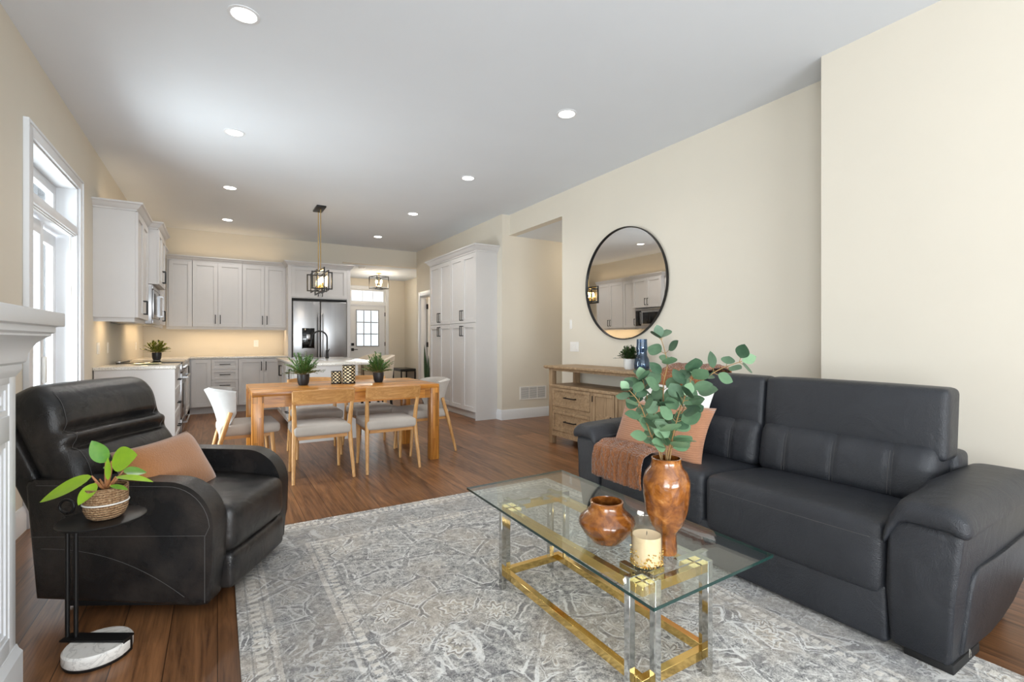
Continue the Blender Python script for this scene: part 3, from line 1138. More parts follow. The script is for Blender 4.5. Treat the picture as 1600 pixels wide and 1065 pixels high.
wall_cab('double-door wall cabinet on the back wall next to the fridge', (0.362, 9.47, 0), 0, 0.678,
         [(0, 0.339, 'r'), (0.339, 0.678, 'l')])
# filler closing the corner between the runs
# microwave
t = thing('microwave_oven', 'built-in stainless microwave under the short deep wall cabinet', 'microwave', (FX + 0.05, 6.995, 1.375), LEFT)
MB().box(0, 0.79, 0, 0.37, 0, 0.46, 0.004).build('body', M['steel'], t)
MB().box(0.03, 0.60, -0.018, 0, 0.07, 0.40, 0.004).box(0.0, 0.79, -0.012, 0, 0.41, 0.455, 0.003).box(0.0, 0.79, -0.012, 0, 0.0, 0.055, 0.003).build('trim_frame', M['steel'], t)
MB().box(0.07, 0.56, -0.022, -0.017, 0.11, 0.36, 0.003).build('door_glass', M['blackglass'], t)
MB().box(0.62, 0.77, -0.02, 0, 0.07, 0.40, 0.004).build('control_panel', M['blackglass'], t)
pull(MB().box(0.585, 0.60, -0.03, -0.018, 0.1, 0.37).build('door', M['steel'], t), 'v', 0.592, 0.235, 0.26, -0.03, 'steel')


def base_cab(label, loc, rz, w, fronts, d=0.60, toe=True, group=None, z1=0.885, name='base_cabinet'):
    """fronts: ('door',x0,x1,side) / ('drawers',x0,x1,[z...])"""
    t = thing(name, label, 'cabinet', loc, rz, group)
    MB().box(0, w, 0.001, d, 0.11, z1, 0.001, 1).build('body', M['cab'], t)
    MB().box(0, w, 0.065, d, 0, 0.11).build('toe_kick', M['cab'], t)
    for f in fronts:
        if f[0] == 'door':
            _, x0, x1, s = f
            h = None if not s else ('v', x0 + 0.035 if s == 'l' else x1 - 0.035, z1 - 0.13, 0.15)
            shaker(t, 'door', x0, x1, 0.115, z1 - 0.006, h)
        else:
            _, x0, x1, zs = f
            for a, c in zip(zs, zs[1:]):
                shaker(t, 'drawer', x0, x1, a, c, ('h', (x0 + x1) / 2, (a + c) / 2 + 0.0, 0.15), rail=0.042)
    return t


BX = -0.40
t = base_cab('three-drawer base cabinet with white end panel at left run start', (BX, 6.125, 0), LEFT, 0.835,
             [('drawers', 0, 0.835, [0.115, 0.37, 0.62, 0.879])])
MB().box(-0.018, 0.0, -0.022, 0.625, 0, 0.885, 0.001, 1).build('end_panel', M['cab'], t)
base_cab('base cabinet in the left run just beyond the range', (BX, 7.745, 0), LEFT, 1.44, [('door', 0, 0.45, 'r'), ('door', 0.45, 0.90, 'l'), ('door', 0.90, 1.42, None)])
base_cab('narrow single-door base cabinet in the back left corner', (-0.38, 9.20, 0), 0, 0.292, [('door', 0.02, 0.292, None)])
base_cab('four-drawer base cabinet on the back wall', (-0.086, 9.20, 0), 0, 0.378, [('drawers', 0, 0.378, [0.115, 0.36, 0.545, 0.71, 0.879])])
base_cab('double-door base cabinet on the back wall next to the fridge', (0.294, 9.20, 0), 0, 0.744, [('door', 0, 0.372, 'r'), ('door', 0.372, 0.744, 'l')])
# range
t = thing('kitchen_range', 'stainless slide-in range with black oven door in the left run', 'range', (BX + 0.02, 6.968, 0), LEFT)
MB().box(0, 0.77, 0.02, 0.62, 0.06, 0.895, 0.003).build('body', M['blackglass'], t)
MB().box(0, 0.77, -0.02, 0.02, 0.80, 0.905, 0.006).build('control_panel', M['steel'], t)
for k in range(5):
    MB().lathe([(0.021, 0), (0.021, 0.012), (0.017, 0.03), (0, 0.03)], 16, T=TR((0.11 + k * 0.137, -0.02, 0.855), rx=PI / 2)).build('knob', M['steel'], t)
dr = MB().box(0.005, 0.765, -0.02, 0.02, 0.25, 0.79, 0.006).build('oven_door', M['steel'], t)
MB().box(0.10, 0.67, -0.024, -0.019, 0.36, 0.66, 0.003).build('oven_window', M['blackglass'], dr)
MB().tube([(0.05, -0.065, 0.74), (0.72, -0.065, 0.74)], 0.012, 12).box(0.06, 0.08, -0.06, -0.02, 0.73, 0.75).box(0.69, 0.71, -0.06, -0.02, 0.73, 0.75).build('handle', M['steel'], dr)
dw = MB().box(0.005, 0.765, -0.02, 0.02, 0.07, 0.24, 0.006).build('warming_drawer', M['steel'], t)
MB().tube([(0.05, -0.06, 0.2), (0.72, -0.06, 0.2)], 0.011, 12).box(0.06, 0.08, -0.055, -0.02, 0.19, 0.21).box(0.69, 0.71, -0.055, -0.02, 0.19, 0.21).build('handle', M['steel'], dw)
MB().box(0.0, 0.77, -0.02, 0.60, 0.905, 0.922, 0.004).build('glass_cooktop', M['blackglass'], t)
MB().box(0.02, 0.75, 0.56, 0.605, 0.922, 0.945, 0.006).build('rear_vent', M['steel'], t)

# worktop: left run in two lengths either side of the range, then the back run, one continuous piece
b = MB()
b.box(XL + 0.002, BX + 0.03, 6.10, 6.966, 0.887, 0.917, 0.003)
b.box(XL + 0.002, BX + 0.03, 7.741, YB - 0.002, 0.887, 0.917, 0.003)
b.box(BX + 0.03, 1.037, 9.17, YB - 0.002, 0.887, 0.917, 0.003)
tag(b.build('worktop', M['quartz']), 'speckled white stone worktop along the left and back kitchen runs', 'worktop')

# fridge and its surround
t = thing('fridge_surround', 'white tall cabinet boxing in the stainless fridge', 'cabinet', (1.04, 9.13, 0), 0)
MB().box(0.0, 0.055, 0, 0.685, 0, 2.48, 0.001, 1).build('side_panel', M['cab'], t)
MB().box(0.985, 1.045, 0, 0.685, 0, 2.48, 0.001, 1).build('side_panel', M['cab'], t)
MB().box(0.055, 0.985, 0.02, 0.685, 1.925, 2.48).build('body', M['cab'], t)
shaker(t, 'door', 0.055, 0.52, 1.94, 2.478, ('v', 0.485, 2.03, 0.13), y=0.02)
shaker(t, 'door', 0.52, 0.985, 1.94, 2.478, ('v', 0.555, 2.03, 0.13), y=0.02)
crown('crown_moulding', t, 1.045, 0.685, 2.48, 1, 1)
t = thing('refrigerator', 'stainless french-door refrigerator with dispenser in left door', 'refrigerator', (1.10, 9.12, 0), 0)
MB().box(0.005, 0.915, 0.035, 0.68, 0.02, 1.92, 0.004).build('body', M['dark'], t)
ld = MB().box(0.008, 0.457, -0.03, 0.032, 0.70, 1.875, 0.012, 3).build('door', M['steel'], t)
rd = MB().box(0.463, 0.912, -0.03, 0.032, 0.70, 1.875, 0.012, 3).build('door', M['steel'], t)
fz = MB().box(0.008, 0.912, -0.03, 0.032, 0.06, 0.69, 0.012, 3).build('freezer_drawer', M['steel'], t)
for o, x in ((ld, 0.425), (rd, 0.495)):
    MB().tube([(x, -0.075, 0.80), (x, -0.075, 1.66)], 0.013, 12).box(x - 0.012, x + 0.012, -0.075, -0.03, 1.60, 1.64).box(x - 0.012, x + 0.012, -0.075, -0.03, 0.82, 0.86).build('handle', M['steel'], o)
MB().tube([(0.08, -0.075, 0.62), (0.84, -0.075, 0.62)], 0.013, 12).box(0.1, 0.13, -0.075, -0.03, 0.61, 0.63).box(0.79, 0.82, -0.075, -0.03, 0.61, 0.63).build('handle', M['steel'], fz)
b = MB().box(0.155, 0.36, -0.036, -0.03, 1.04, 1.40, 0.004)
dp = b.build('dispenser', M['blackglass'], ld)
MB().box(0.165, 0.35, -0.044, -0.036, 1.035, 1.05, 0.003).box(0.225, 0.29, -0.044, -0.036, 1.20, 1.29, 0.003).build('dispenser_nozzle', M['steel'], ld)

# island
IX0, IX1, IY0, IY1 = 0.80, 1.44, 6.02, 8.16
t = base_cab('white kitchen island base with drawers facing the left run', (IX0, IY1, 0), -PI / 2, IY1 - IY0,
             [('door', 0.02, 0.55, 'r'), ('door', 0.55, 1.06, 'l'), ('drawers', 1.08, 1.60, [0.115, 0.40, 0.65, 0.879]), ('door', 1.62, 2.12, 'l')],
             d=IX1 - IX0, name='island_cabinet')
MB().box(IY1 - IY0, IY1 - IY0 + 0.018, -0.02, IX1 - IX0 + 0.02, 0, 0.885).build('end_panel', M['cab'], t)
b = MB().box(IX0 - 0.035, IX1 + 0.30, IY0 - 0.045, IY1 + 0.03, 0.887, 0.917, 0.003)
tag(b.build('island_worktop', M['quartz']), 'white stone top of the kitchen island', 'worktop')
t = thing('kitchen_faucet', 'matte black gooseneck tap standing on the island top', 'faucet', (1.40, 7.62, 0.917), PI)
MB().lathe([(0.026, 0), (0.026, 0.012), (0.02, 0.03), (0.019, 0.12), (0, 0.12)], 20).build('base', M['black'], t)
MB().tube([(0, 0, 0.1), (0, 0, 0.30)] + [(0.105 - 0.105 * math.cos(R(a)), 0, 0.30 + 0.105 * math.sin(R(a))) for a in range(15, 166, 15)] + [(0.225, 0, 0.25)], 0.012, 12).build('spout', M['black'], t)
MB().tube([(0.221, 0, 0.265), (0.236, 0, 0.18)], [0.016, 0.019], 12).build('spray_head', M['black'], t)
MB().tube([(0, 0, 0.07), (0, 0.03, 0.075), (-0.02, 0.06, 0.14)], 0.007, 8).build('lever', M['black'], t)
t = thing('sink_basin', 'stainless sink set into the island top', 'sink', (1.10, 7.62, 0.917))
b = MB()
for (x0, x1, y0, y1) in ((-0.19, 0.19, -0.36, -0.34), (-0.19, 0.19, 0.34, 0.36), (-0.19, -0.17, -0.34, 0.34), (0.17, 0.19, -0.34, 0.34)):
    b.box(x0, x1, y0, y1, 0.0005, 0.004)
b.build('rim', M['steel'], t)
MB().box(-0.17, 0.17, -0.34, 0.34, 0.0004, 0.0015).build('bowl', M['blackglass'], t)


# pantry: two tall units side by side facing -X
def pantry(label, y_hi, w, near):
    t = thing('pantry_cabinet', label, 'cabinet', (3.27, y_hi, 0), -PI / 2)
    d = XP - 3.27 - 0.002
    MB().box(0, w, 0.001, d, 0.11, 2.50).build('body', M['cab'], t)
    MB().box(0, w, 0.05, d, 0, 0.11).build('toe_kick', M['cab'], t)
    hw = w / 2
    for x0, x1, s in ((0.006, hw, 'r'), (hw, w - 0.006, 'l')):
        hx = x0 + 0.032 if s == 'l' else x1 - 0.032
        shaker(t, 'upper_door', x0, x1, 1.452, 2.49, ('v', hx, 1.57, 0.16), rail=0.065)
        shaker(t, 'lower_door', x0, x1, 0.118, 1.446, ('v', hx, 1.33, 0.16), rail=0.065)
    crown('crown_moulding', t, w + (0.02 if near else 0), d, 2.50, 0 if near else 1, 1 if near else 0, 0.10, 0.085)
    if near:
        MB().box(w, w + 0.02, -0.022, d, 0, 2.50).build('end_panel', M['cab'], t)
    return t


pantry('tall white pantry unit beside the doorway with snake plant', 8.17, 0.90, False)
pantry('tall white pantry unit with end panel towards the living area', 7.27, 0.90, True)

# ---- small fixtures on the walls


def plate(name, label, cat, loc, rz, w, h, gangs, group=None, kind='rocker'):
    t = thing(name, label, cat, loc, rz, group)
    MB().box(-w / 2, w / 2, -0.006, 0, -h / 2, h / 2, 0.002, 1).build('cover_plate', M['plastic'], t)
    for k in range(gangs):
        cx = (k - (gangs - 1) / 2) * 0.046
        if kind == 'rocker':
            MB().box(cx - 0.016, cx + 0.016, -0.010, -0.006, -0.033, 0.033, 0.002, 1).build('rocker', M['plastic'], t)
        else:
            for q in (-0.02, 0.02):
                MB().box(cx - 0.012, cx + 0.012, -0.008, -0.006, q - 0.012, q + 0.012, 0.002, 1).build('socket', M['trim'], t)
    return t


plate('light_switch', 'single white wall switch above the triple switch plate', 'switch', (XR, 4.72, 1.38), -PI / 2, 0.045, 0.115, 1)
plate('light_switch', 'triple white wall switch left of the round mirror', 'switch', (XR, 4.65, 1.105), -PI / 2, 0.165, 0.118, 3)
plate('wall_outlet', 'white outlet on the back wall above the worktop', 'outlet', (0.59, YB, 1.13), 0, 0.075, 0.118, 1, kind='o')
plate('wall_outlet', 'white double switch plate above the worktop, nearest the patio door', 'outlet', (XL, 6.36, 1.10), PI / 2, 0.12, 0.118, 2)
plate('wall_outlet', 'narrow white outlet above the worktop left of the range', 'outlet', (XL, 6.86, 1.10), PI / 2, 0.075, 0.118, 1, kind='o')
plate('wall_outlet', 'small white outlet on the left wall beyond the range', 'outlet', (XL, 9.0, 1.10), PI / 2, 0.075, 0.118, 1, kind='o')
t = thing('air_return_grille', 'white air return grille low on the passage wall', 'vent', (4.165, 6.21, 0.378), 0)
MB().box(-0.245, 0.245, -0.008, 0, -0.10, -0.085).box(-0.245, 0.245, -0.008, 0, 0.085, 0.10).box(-0.245, -0.225, -0.008, 0, -0.085, 0.085).box(0.225, 0.245, -0.008, 0, -0.085, 0.085).box(-0.08, -0.07, -0.008, 0, -0.085, 0.085).box(0.07, 0.08, -0.008, 0, -0.085, 0.085).build('frame', M['plastic'], t)
b = MB()
for k in range(11):
    b.box(-0.225, 0.225, -0.006, -0.002, -0.083 + k * 0.0155, -0.076 + k * 0.0155)
b.build('louvres', M['plastic'], t)
MB().box(-0.225, 0.225, -0.0015, 0, -0.085, 0.085).build('backing', M['muntin'], t)

# ---- ceiling lights
rows = [('left', 0.13), ('right', 2.475)]
where = ['nearest the camera', 'second from the camera', 'third from the camera', 'farthest from the camera']
proto = None
for side, x in rows:
    for k, y in enumerate((3.19, 5.04, 6.88, 8.72)):
        lab = f'round recessed ceiling light {where[k]} in the {side} row'
        if proto is None:
            proto = t = thing('recessed_light', lab, 'ceiling light', (x, y, H), 0, 'recessed ceiling lights')
            MB().lathe([(0.085, 0), (0.085, -0.004), (0.068, -0.006), (0.064, -0.001)], 32).build('trim_ring', M['trim'], t)
            MB().lathe([(0.066, -0.003), (0, -0.003)], 32).build('lens', M['lens'], t)
        else:
            t = dup(proto, (x, y, H), 0, lab, 'recessed ceiling lights')
        d = bpy.data.lights.new('recessed_light_beam', 'SPOT')
        d.energy = 14 if y < 4 else 36
        d.spot_size = R(150)
        d.spot_blend = 0.7
        d.shadow_soft_size = 0.06
        d.color = (1.0, 0.95, 0.88)
        o = bpy.data.objects.new('recessed_light_beam', d)
        C.objects.link(o)
        o.location = (x, y, H - 0.02)


def rect_frame(b, axis, c, a0, a1, z0, z1, s=0.008):
    """square bar frame in the plane normal to axis"""
    if axis == 'x':
        for q in ((c - s, c + s, a0, a1, z0 - s, z0 + s), (c - s, c + s, a0, a1, z1 - s, z1 + s), (c - s, c + s, a0 - s, a0 + s, z0 - s, z1 + s), (c - s, c + s, a1 - s, a1 + s, z0 - s, z1 + s)):
            b.box(*q)
    else:
        for q in ((a0, a1, c - s, c + s, z0 - s, z0 + s), (a0, a1, c - s, c + s, z1 - s, z1 + s), (a0 - s, a0 + s, c - s, c + s, z0 - s, z1 + s), (a1 - s, a1 + s, c - s, c + s, z0 - s, z1 + s)):
            b.box(*q)


BULBP = [(0, 0), (0.010, 0.004), (0.017, 0.03), (0.014, 0.05), (0.006, 0.075), (0, 0.09)]
t = thing('island_pendant', 'black and gold linear pendant hanging over the island', 'pendant light', (1.235, 7.28, 0))
MB().box(-0.062, 0.062, -0.17, 0.17, H - 0.022, H, 0.003).build('canopy', M['black'], t)
for y in (-0.09, 0.09):
    MB().tube([(0, y, H - 0.02), (0, y, 2.17)], 0.0055, 8).build('rod', M['brass'], t)
b = MB()
rect_frame(b, 'x', 0.0, -0.36, 0.36, 1.86, 2.17)
rect_frame(b, 'y', -0.20, -0.13, 0.13, 1.90, 2.13)
rect_frame(b, 'y', 0.20, -0.13, 0.13, 1.90, 2.13)
rect_frame(b, 'x', -0.075, -0.26, 0.26, 1.88, 2.15, 0.006)
rect_frame(b, 'x', 0.075, -0.26, 0.26, 1.88, 2.15, 0.006)
fr = b.build('frame', M['black'], t)
MB().box(-0.012, 0.012, -0.30, 0.30, 1.905, 1.925, 0.002).box(-0.010, 0.010, -0.30, 0.30, 2.15, 2.165, 0.002).build('bar', M['brass'], t)
for k in range(5):
    y = -0.22 + k * 0.11
    s_ = MB().tube([(0, y, 1.92), (0, y, 1.98)], 0.012, 10).build('candle_socket', M['brass'], t)
    MB().lathe(BULBP, 12, (0, y, 1.98)).build('bulb', M['bulb'], s_)
MB().box(-0.062, -0.058, -0.25, 0.25, 1.93, 2.12).box(0.058, 0.062, -0.25, 0.25, 1.93, 2.12).build('glass_panel', M['amberglass'], t)
t = thing('hall_ceiling_light', 'black and gold caged light on the entrance hall ceiling', 'ceiling light', (3.13, 10.95, 2.722), R(18))
MB().lathe([(0, 0), (0.065, 0), (0.065, -0.02), (0, -0.02)], 24).build('canopy', M['brass'], t)
MB().tube([(0, 0, -0.02), (0, 0, -0.33)], 0.007, 8).build('stem', M['brass'], t)
b = MB()
for c in (-0.15, 0.15):
    rect_frame(b, 'x', c, -0.15, 0.15, -0.36, -0.09, 0.007)
    rect_frame(b, 'y', c, -0.15, 0.15, -0.36, -0.09, 0.007)
b.box(-0.15, 0.15, -0.008, 0.008, -0.37, -0.354).box(-0.008, 0.008, -0.15, 0.15, -0.37, -0.354)
b.build('cage', M['black'], t)
for k in range(4):
    a = k * PI / 2 + 0.4
    x, y = 0.07 * math.cos(a), 0.07 * math.sin(a)
    s_ = MB().tube([(0, 0, -0.30), (x, y, -0.31), (x, y, -0.24)], 0.008, 8).build('candle_arm', M['brass'], t)
    MB().lathe(BULBP, 12, (x, y, -0.24)).build('bulb', M['bulb'], s_)
for nm, loc, e in (('island_pendant_glow', (1.235, 7.28, 2.03), 6), ('hall_light_glow', (3.13, 10.95, 2.45), 24), ('side_room_lamp', (4.35, 8.9, 2.3), 14), ('passage_lamp', (5.1, 5.5, 2.5), 7)):
    d = bpy.data.lights.new(nm, 'POINT')
    d.energy = e
    d.color = (1.0, 0.84, 0.64)
    d.shadow_soft_size = 0.08
    o = bpy.data.objects.new(nm, d)
    C.objects.link(o)
    o.location = loc
t = thing('smoke_detector', 'round white smoke detector on the entrance hall ceiling', 'smoke detector', (2.57, 10.25, 2.722))
MB().lathe([(0, 0), (0.068, 0), (0.068, -0.02), (0.05, -0.038), (0, -0.04)], 28).build('housing', M['plastic'], t)

# bar stools on the right of the island


def make_stool(label, loc, rz):
    t = thing('bar_stool', label, 'stool', loc, rz, 'bar stools at the island')
    MB().soft(-0.22, 0.22, -0.21, 0.21, 0.60, 0.69, 0.035, (5, 5, 2), (0, 0, 0.012)).build('seat', M['beigefab'], t)

    def shell(u, v):
        a = R(-105 + 210 * u)
        top = 0.99 - 0.13 * abs(2 * u - 1) ** 2.2
        z = 0.63 + (top - 0.63) * v
        r = 0.225 + 0.035 * v
        return (-r * math.cos(a), r * math.sin(a), z)
    MB().sheet(shell, 20, 6, 0.045).build('backrest', M['beigefab'], t)
    for x in (-0.17, 0.17):
        for y in (-0.17, 0.17):
            MB().tube([(x, y, 0.61), (x * 1.28, y * 1.28, 0)], [0.019, 0.012], 10).build('leg', M['black'], t)
    b = MB()
    q = 0.205
    for (p0, p1) in (((q, -q), (q, q)), ((-q, -q), (-q, q)), ((-q, q), (q, q)), ((-q, -q), (q, -q))):
        b.tube([(p0[0], p0[1], 0.24), (p1[0], p1[1], 0.24)], 0.009, 8)
    b.build('footrest', M['black'], t)
    return t


st = make_stool('beige barrel-back bar stool at the near end of the island', (1.75, 6.40, 0), PI)
dup(st, (1.76, 7.08, 0), PI + 0.06, 'beige barrel-back bar stool second along the island', 'bar stools at the island')

# hall bench
t = thing('hall_bench', 'small black padded bench in the entrance hall', 'bench', (3.92, 11.55, 0), 0)
MB().soft(-0.19, 0.19, -0.34, 0.34, 0.44, 0.51, 0.025, (4, 5, 2)).build('seat', M['recl'], t)
for x in (-0.17, 0.17):
    for y in (-0.31, 0.31):
        MB().box(x - 0.013, x + 0.013, y - 0.013, y + 0.013, 0, 0.44).build('leg', M['black'], t)
MB().box(-0.17, 0.17, -0.32, -0.30, 0.12, 0.145).box(-0.17, 0.17, 0.30, 0.32, 0.12, 0.145).box(-0.18, -0.16, -0.31, 0.31, 0.12, 0.145).box(0.16, 0.18, -0.31, 0.31, 0.12, 0.145).build('stretcher', M['black'], t)


# ---- plants
def fern_foliage(n, L, up, seed, leaf=0.022, width=0.006, per=9):
    rnd = random.Random(seed)
    mb, st = MB(), MB()
    for k in range(n):
        a = rnd.uniform(0, 2 * PI)
        tilt = rnd.uniform(0.05, 1.15)
        l = L * rnd.uniform(0.65, 1.0)
        d = Vector((math.sin(tilt) * math.cos(a), math.sin(tilt) * math.sin(a), math.cos(tilt) * up))
        pts = []
        for i in range(6):
            u = i / 5
            p = Vector((0.012 * math.cos(a), 0.012 * math.sin(a), 0)) + d * (l * u) + Vector((0, 0, -0.35 * l * u * u * math.sin(tilt)))
            pts.append(p)
        st.tube(pts, [0.0013, 0.0012, 0.0011, 0.001, 0.0008, 0.0005], 4, False)
        for i in range(per):
            u = 0.22 + 0.78 * i / (per - 1)
            q = u * 5
            i0 = min(int(q), 4)
            p = pts[i0].lerp(pts[i0 + 1], q - i0)
            tg = (pts[i0 + 1] - pts[i0]).normalized()
            for sgn in (-1, 1):
                sd = tg.cross(Vector((0, 0, 1)))
                if sd.length < 1e-3:
                    sd = Vector((1, 0, 0))
                dr = (tg * 0.8 + sd.normalized() * sgn * 0.9 + Vector((rnd.uniform(-.4, .4), rnd.uniform(-.4, .4), rnd.uniform(-.1, .5)))).normalized()
                mb.leaf(p, p + dr * leaf * rnd.uniform(0.7, 1.2), width, seg=3, fold=0.1)
    return mb, st


def potted(name, label, loc, pot_prof, pot_m, n, L, up, seed, leaf_m, leaf=0.022, width=0.006, zsoil=None, cat='potted plant', group=None, per=9):
    t = thing(name, label, cat, loc, 0, group)
    MB().lathe(pot_prof, 28).build('pot', M[pot_m], t)
    zs = zsoil if zsoil else max(p[1] for p in pot_prof) - 0.012
    rs = [p[0] for p in pot_prof][-3] if len(pot_prof) > 3 else 0.04
    MB().lathe([(0, zs), (max(p[0] for p in pot_prof) * 0.90, zs), (max(p[0] for p in pot_prof) * 0.90, zs - 0.004), (0, zs - 0.004)], 20).build('soil', M['soil'], t)
    a, b = fern_foliage(n, L, up, seed, leaf, width, per)
    T = Matrix.Translation((0, 0, zs))
    for q, nm, m in ((a, 'foliage', leaf_m), (b, 'stems', 'stem')):
        bmesh.ops.transform(q.bm, matrix=T, verts=q.bm.verts)
        q.build(nm, M[m], t, 180, False)
    return t


def potp(r, h, foot=0.7):
    return [(0, 0), (r * foot, 0), (r * (foot + 0.2), h * 0.25), (r * 0.98, h * 0.65), (r, h), (r * 0.93, h), (r * 0.91, h * 0.8), (0, h * 0.75)]


TZ = 0.75
potted('potted_fern', 'green fern in a black pot, left one on the dining table', (0.705, 5.02, TZ), potp(0.057, 0.105), 'pot_black', 80, 0.235, 1.0, 3, 'fern', 0.026, 0.0045, per=15, group='ferns on the dining table')
potted('potted_fern', 'green fern in a black pot, right one on the dining table', (1.425, 5.0, TZ), potp(0.055, 0.10), 'pot_black', 80, 0.225, 1.0, 5, 'fern', 0.026, 0.0045, per=15, group='ferns on the dining table')
potted('potted_fern', 'yellow-green plant in a dark pot on the kitchen worktop', (-0.70, 8.05, 0.917), potp(0.055, 0.10), 'pot_black', 44, 0.19, 1.0, 8, 'fern_lime', 0.036, 0.008)
potted('potted_herb', 'small dark green plant in a white pot on the sideboard', (3.50, 3.50, 0.893), potp(0.058, 0.105, 0.75), 'pot_white', 60, 0.15, 1.0, 9, 'herb', 0.026, 0.008)
t = thing('snake_plant', 'tall snake plant on the floor by the pantry doorway', 'potted plant', (3.42, 8.72, 0))
MB().lathe(potp(0.12, 0.26), 28).build('pot', M['pot_black'], t)
b = MB()
rnd = random.Random(4)
for k in range(9):
    a = rnd.uniform(0, 2 * PI)
    r0, hh = rnd.uniform(0.01, 0.06), rnd.uniform(0.5, 0.98)
    p0 = Vector((r0 * math.cos(a), r0 * math.sin(a), 0.21))
    b.leaf(p0, p0 + Vector((0.10 * math.cos(a), 0.10 * math.sin(a), hh)), 0.03, up=(math.cos(a), math.sin(a), 0.2), seg=8, shape=0.7, fold=0.3)
b.build('leaves', M['snake'], t, 180, False)
MB().lathe([(0, 0.215), (0.11, 0.215), (0.11, 0.205), (0, 0.205)], 20).build('soil', M['soil'], t)
t = thing('glass_dish', 'flat pale green glass dish on the near left worktop', 'dish', (-0.66, 6.60, 0.917))
MB().lathe([(0, 0.004), (0.09, 0.004), (0.135, 0.014), (0.137, 0.011), (0.09, 0), (0, 0)], 32).build('bowl', mat('pale_green_glass', S(170, 176, 140), 0.12), t)


# ------------------------------------------------------------------ dining set
t = thing('dining_table', 'long honey coloured wooden dining table with square legs', 'table', (1.065, 4.965, 0))
hx, hy = 0.825, 0.465
MB().box(-hx, hx, -hy, hy, 0.712, 0.75, 0.004).build('tabletop', M['acacia'], t)
for sx in (-1, 1):
    for sy in (-1, 1):
        xa, ya = sx * hx, sy * hy
        MB().box(min(xa, xa - sx * 0.088), max(xa, xa - sx * 0.088), min(ya, ya - sy * 0.088), max(ya, ya - sy * 0.088), 0, 0.712, 0.003).build('leg', M['acacia_leg'], t)
for sy in (-1, 1):
    ya = sy * (hy - 0.02)
    MB().box(-hx + 0.088, hx - 0.088, min(ya, ya - sy * 0.024), max(ya, ya - sy * 0.024), 0.615, 0.712).build('apron', M['acacia'], t)
for sx in (-1, 1):
    xa = sx * (hx - 0.02)
    MB().box(min(xa, xa - sx * 0.024), max(xa, xa - sx * 0.024), -hy + 0.088, hy - 0.088, 0.615, 0.712).build('apron', M['acacia'], t)


def side_chair(label, loc, rz):
    """oak chair, front towards local +y"""
    t = thing('dining_chair', label, 'chair', loc, rz, 'oak dining chairs')
    MB().soft(-0.232, 0.232, -0.20, 0.235, 0.375, 0.460, 0.028, (6, 6, 2), (0, 0, 0.012)).build('seat', M['seatfab'], t)
    for s in (-1, 1):
        MB().tube([(s * 0.242, -0.25, 0), (s * 0.228, -0.185, 0.30), (s * 0.222, -0.165, 0.44), (s * 0.228, -0.185, 0.56), (s * 0.240, -0.245, 0.755)],
                  [0.0125, 0.0185, 0.020, 0.018, 0.0125], 12).build('leg', M['oak'], t)
        MB().tube([(s * 0.212, 0.225, 0), (s * 0.205, 0.195, 0.30), (s * 0.20, 0.18, 0.40)], [0.0125, 0.0175, 0.018], 12).build('leg', M['oak'], t)

    def rail(u, v):
        x = -0.245 + 0.49 * u
        bow = 0.075 * (1 - (2 * u - 1) ** 2)
        zz = 0.655 + 0.108 * v + 0.010 * (1 - (2 * u - 1) ** 2)
        return (x, -0.215 - bow - 0.028 * v, zz)
    MB().sheet(rail, 20, 4, 0.019).build('top_rail', M['oakx'], t)
    MB().box(-0.20, 0.20, -0.175, -0.155, 0.345, 0.378).box(-0.19, 0.19, 0.17, 0.19, 0.345, 0.378).box(-0.205, -0.185, -0.16, 0.18, 0.345, 0.378).box(0.185, 0.205, -0.16, 0.18, 0.345, 0.378).build('seat_frame', M['oakx'], t)
    return t


c0 = side_chair('oak dining chair with its back to us, nearer the black recliner', (0.768, 4.535, 0), 0)
dup(c0, (1.365, 4.535, 0), 0, 'oak dining chair with its back to us, nearer the sideboard', 'oak dining chairs')
dup(c0, (0.885, 5.42, 0), PI, 'oak dining chair across the table, on the recliner side', 'oak dining chairs')
dup(c0, (1.46, 5.42, 0), PI + 0.05, 'oak dining chair across the table, on the pantry side', 'oak dining chairs')


def end_chair(label, loc, rz, m):
    """upholstered wrap-back chair, front towards local +x"""
    t = thing('dining_chair', label, 'chair', loc, rz, 'upholstered end chairs')
    MB().soft(-0.20, 0.27, -0.235, 0.235, 0.375, 0.460, 0.03, (6, 6, 2), (0, 0, 0.012)).build('seat', M['seatfab'], t)

    def shell(u, v):
        q = 2 * u - 1
        a = R(86 * q)
        top = 0.765 - 0.02 * abs(q) ** 3
        bot = 0.325 + 0.235 * abs(q) ** 1.8
        z = bot + (top - bot) * v
        k = max((z - 0.32) / 0.44, 0)
        ry = 0.200 + 0.043 * k ** 1.8
        rx = 0.105 + 0.110 * k ** 2.0
        return (-0.06 - rx * math.cos(a), ry * math.sin(a), z)
    MB().sheet(shell, 28, 8, 0.042).build('backrest', M[m], t)
    for s in (-1, 1):
        MB().tube([(-0.27, s * 0.252, 0), (-0.185, s * 0.240, 0.34), (-0.115, s * 0.240, 0.575)], [0.0125, 0.019, 0.017], 12).build('leg', M['oak'], t)
        MB().tube([(0.235, s * 0.215, 0), (0.21, s * 0.205, 0.30), (0.20, s * 0.20, 0.40)], [0.0125, 0.0175, 0.018], 12).build('leg', M['oak'], t)
    MB().box(-0.17, 0.20, -0.205, -0.185, 0.345, 0.378).box(-0.17, 0.20, 0.185, 0.205, 0.345, 0.378).box(0.18, 0.20, -0.2, 0.2, 0.345, 0.378).box(-0.18, -0.16, -0.2, 0.2, 0.345, 0.378).build('seat_frame', M['oakx'], t)
    return t


end_chair('white backed upholstered chair at the recliner end of the table', (0.195, 4.93, 0), R(3), 'creamfab')
end_chair('grey backed upholstered chair at the pantry end of the table', (1.90, 4.98, 0), PI + R(4), 'seatfab')

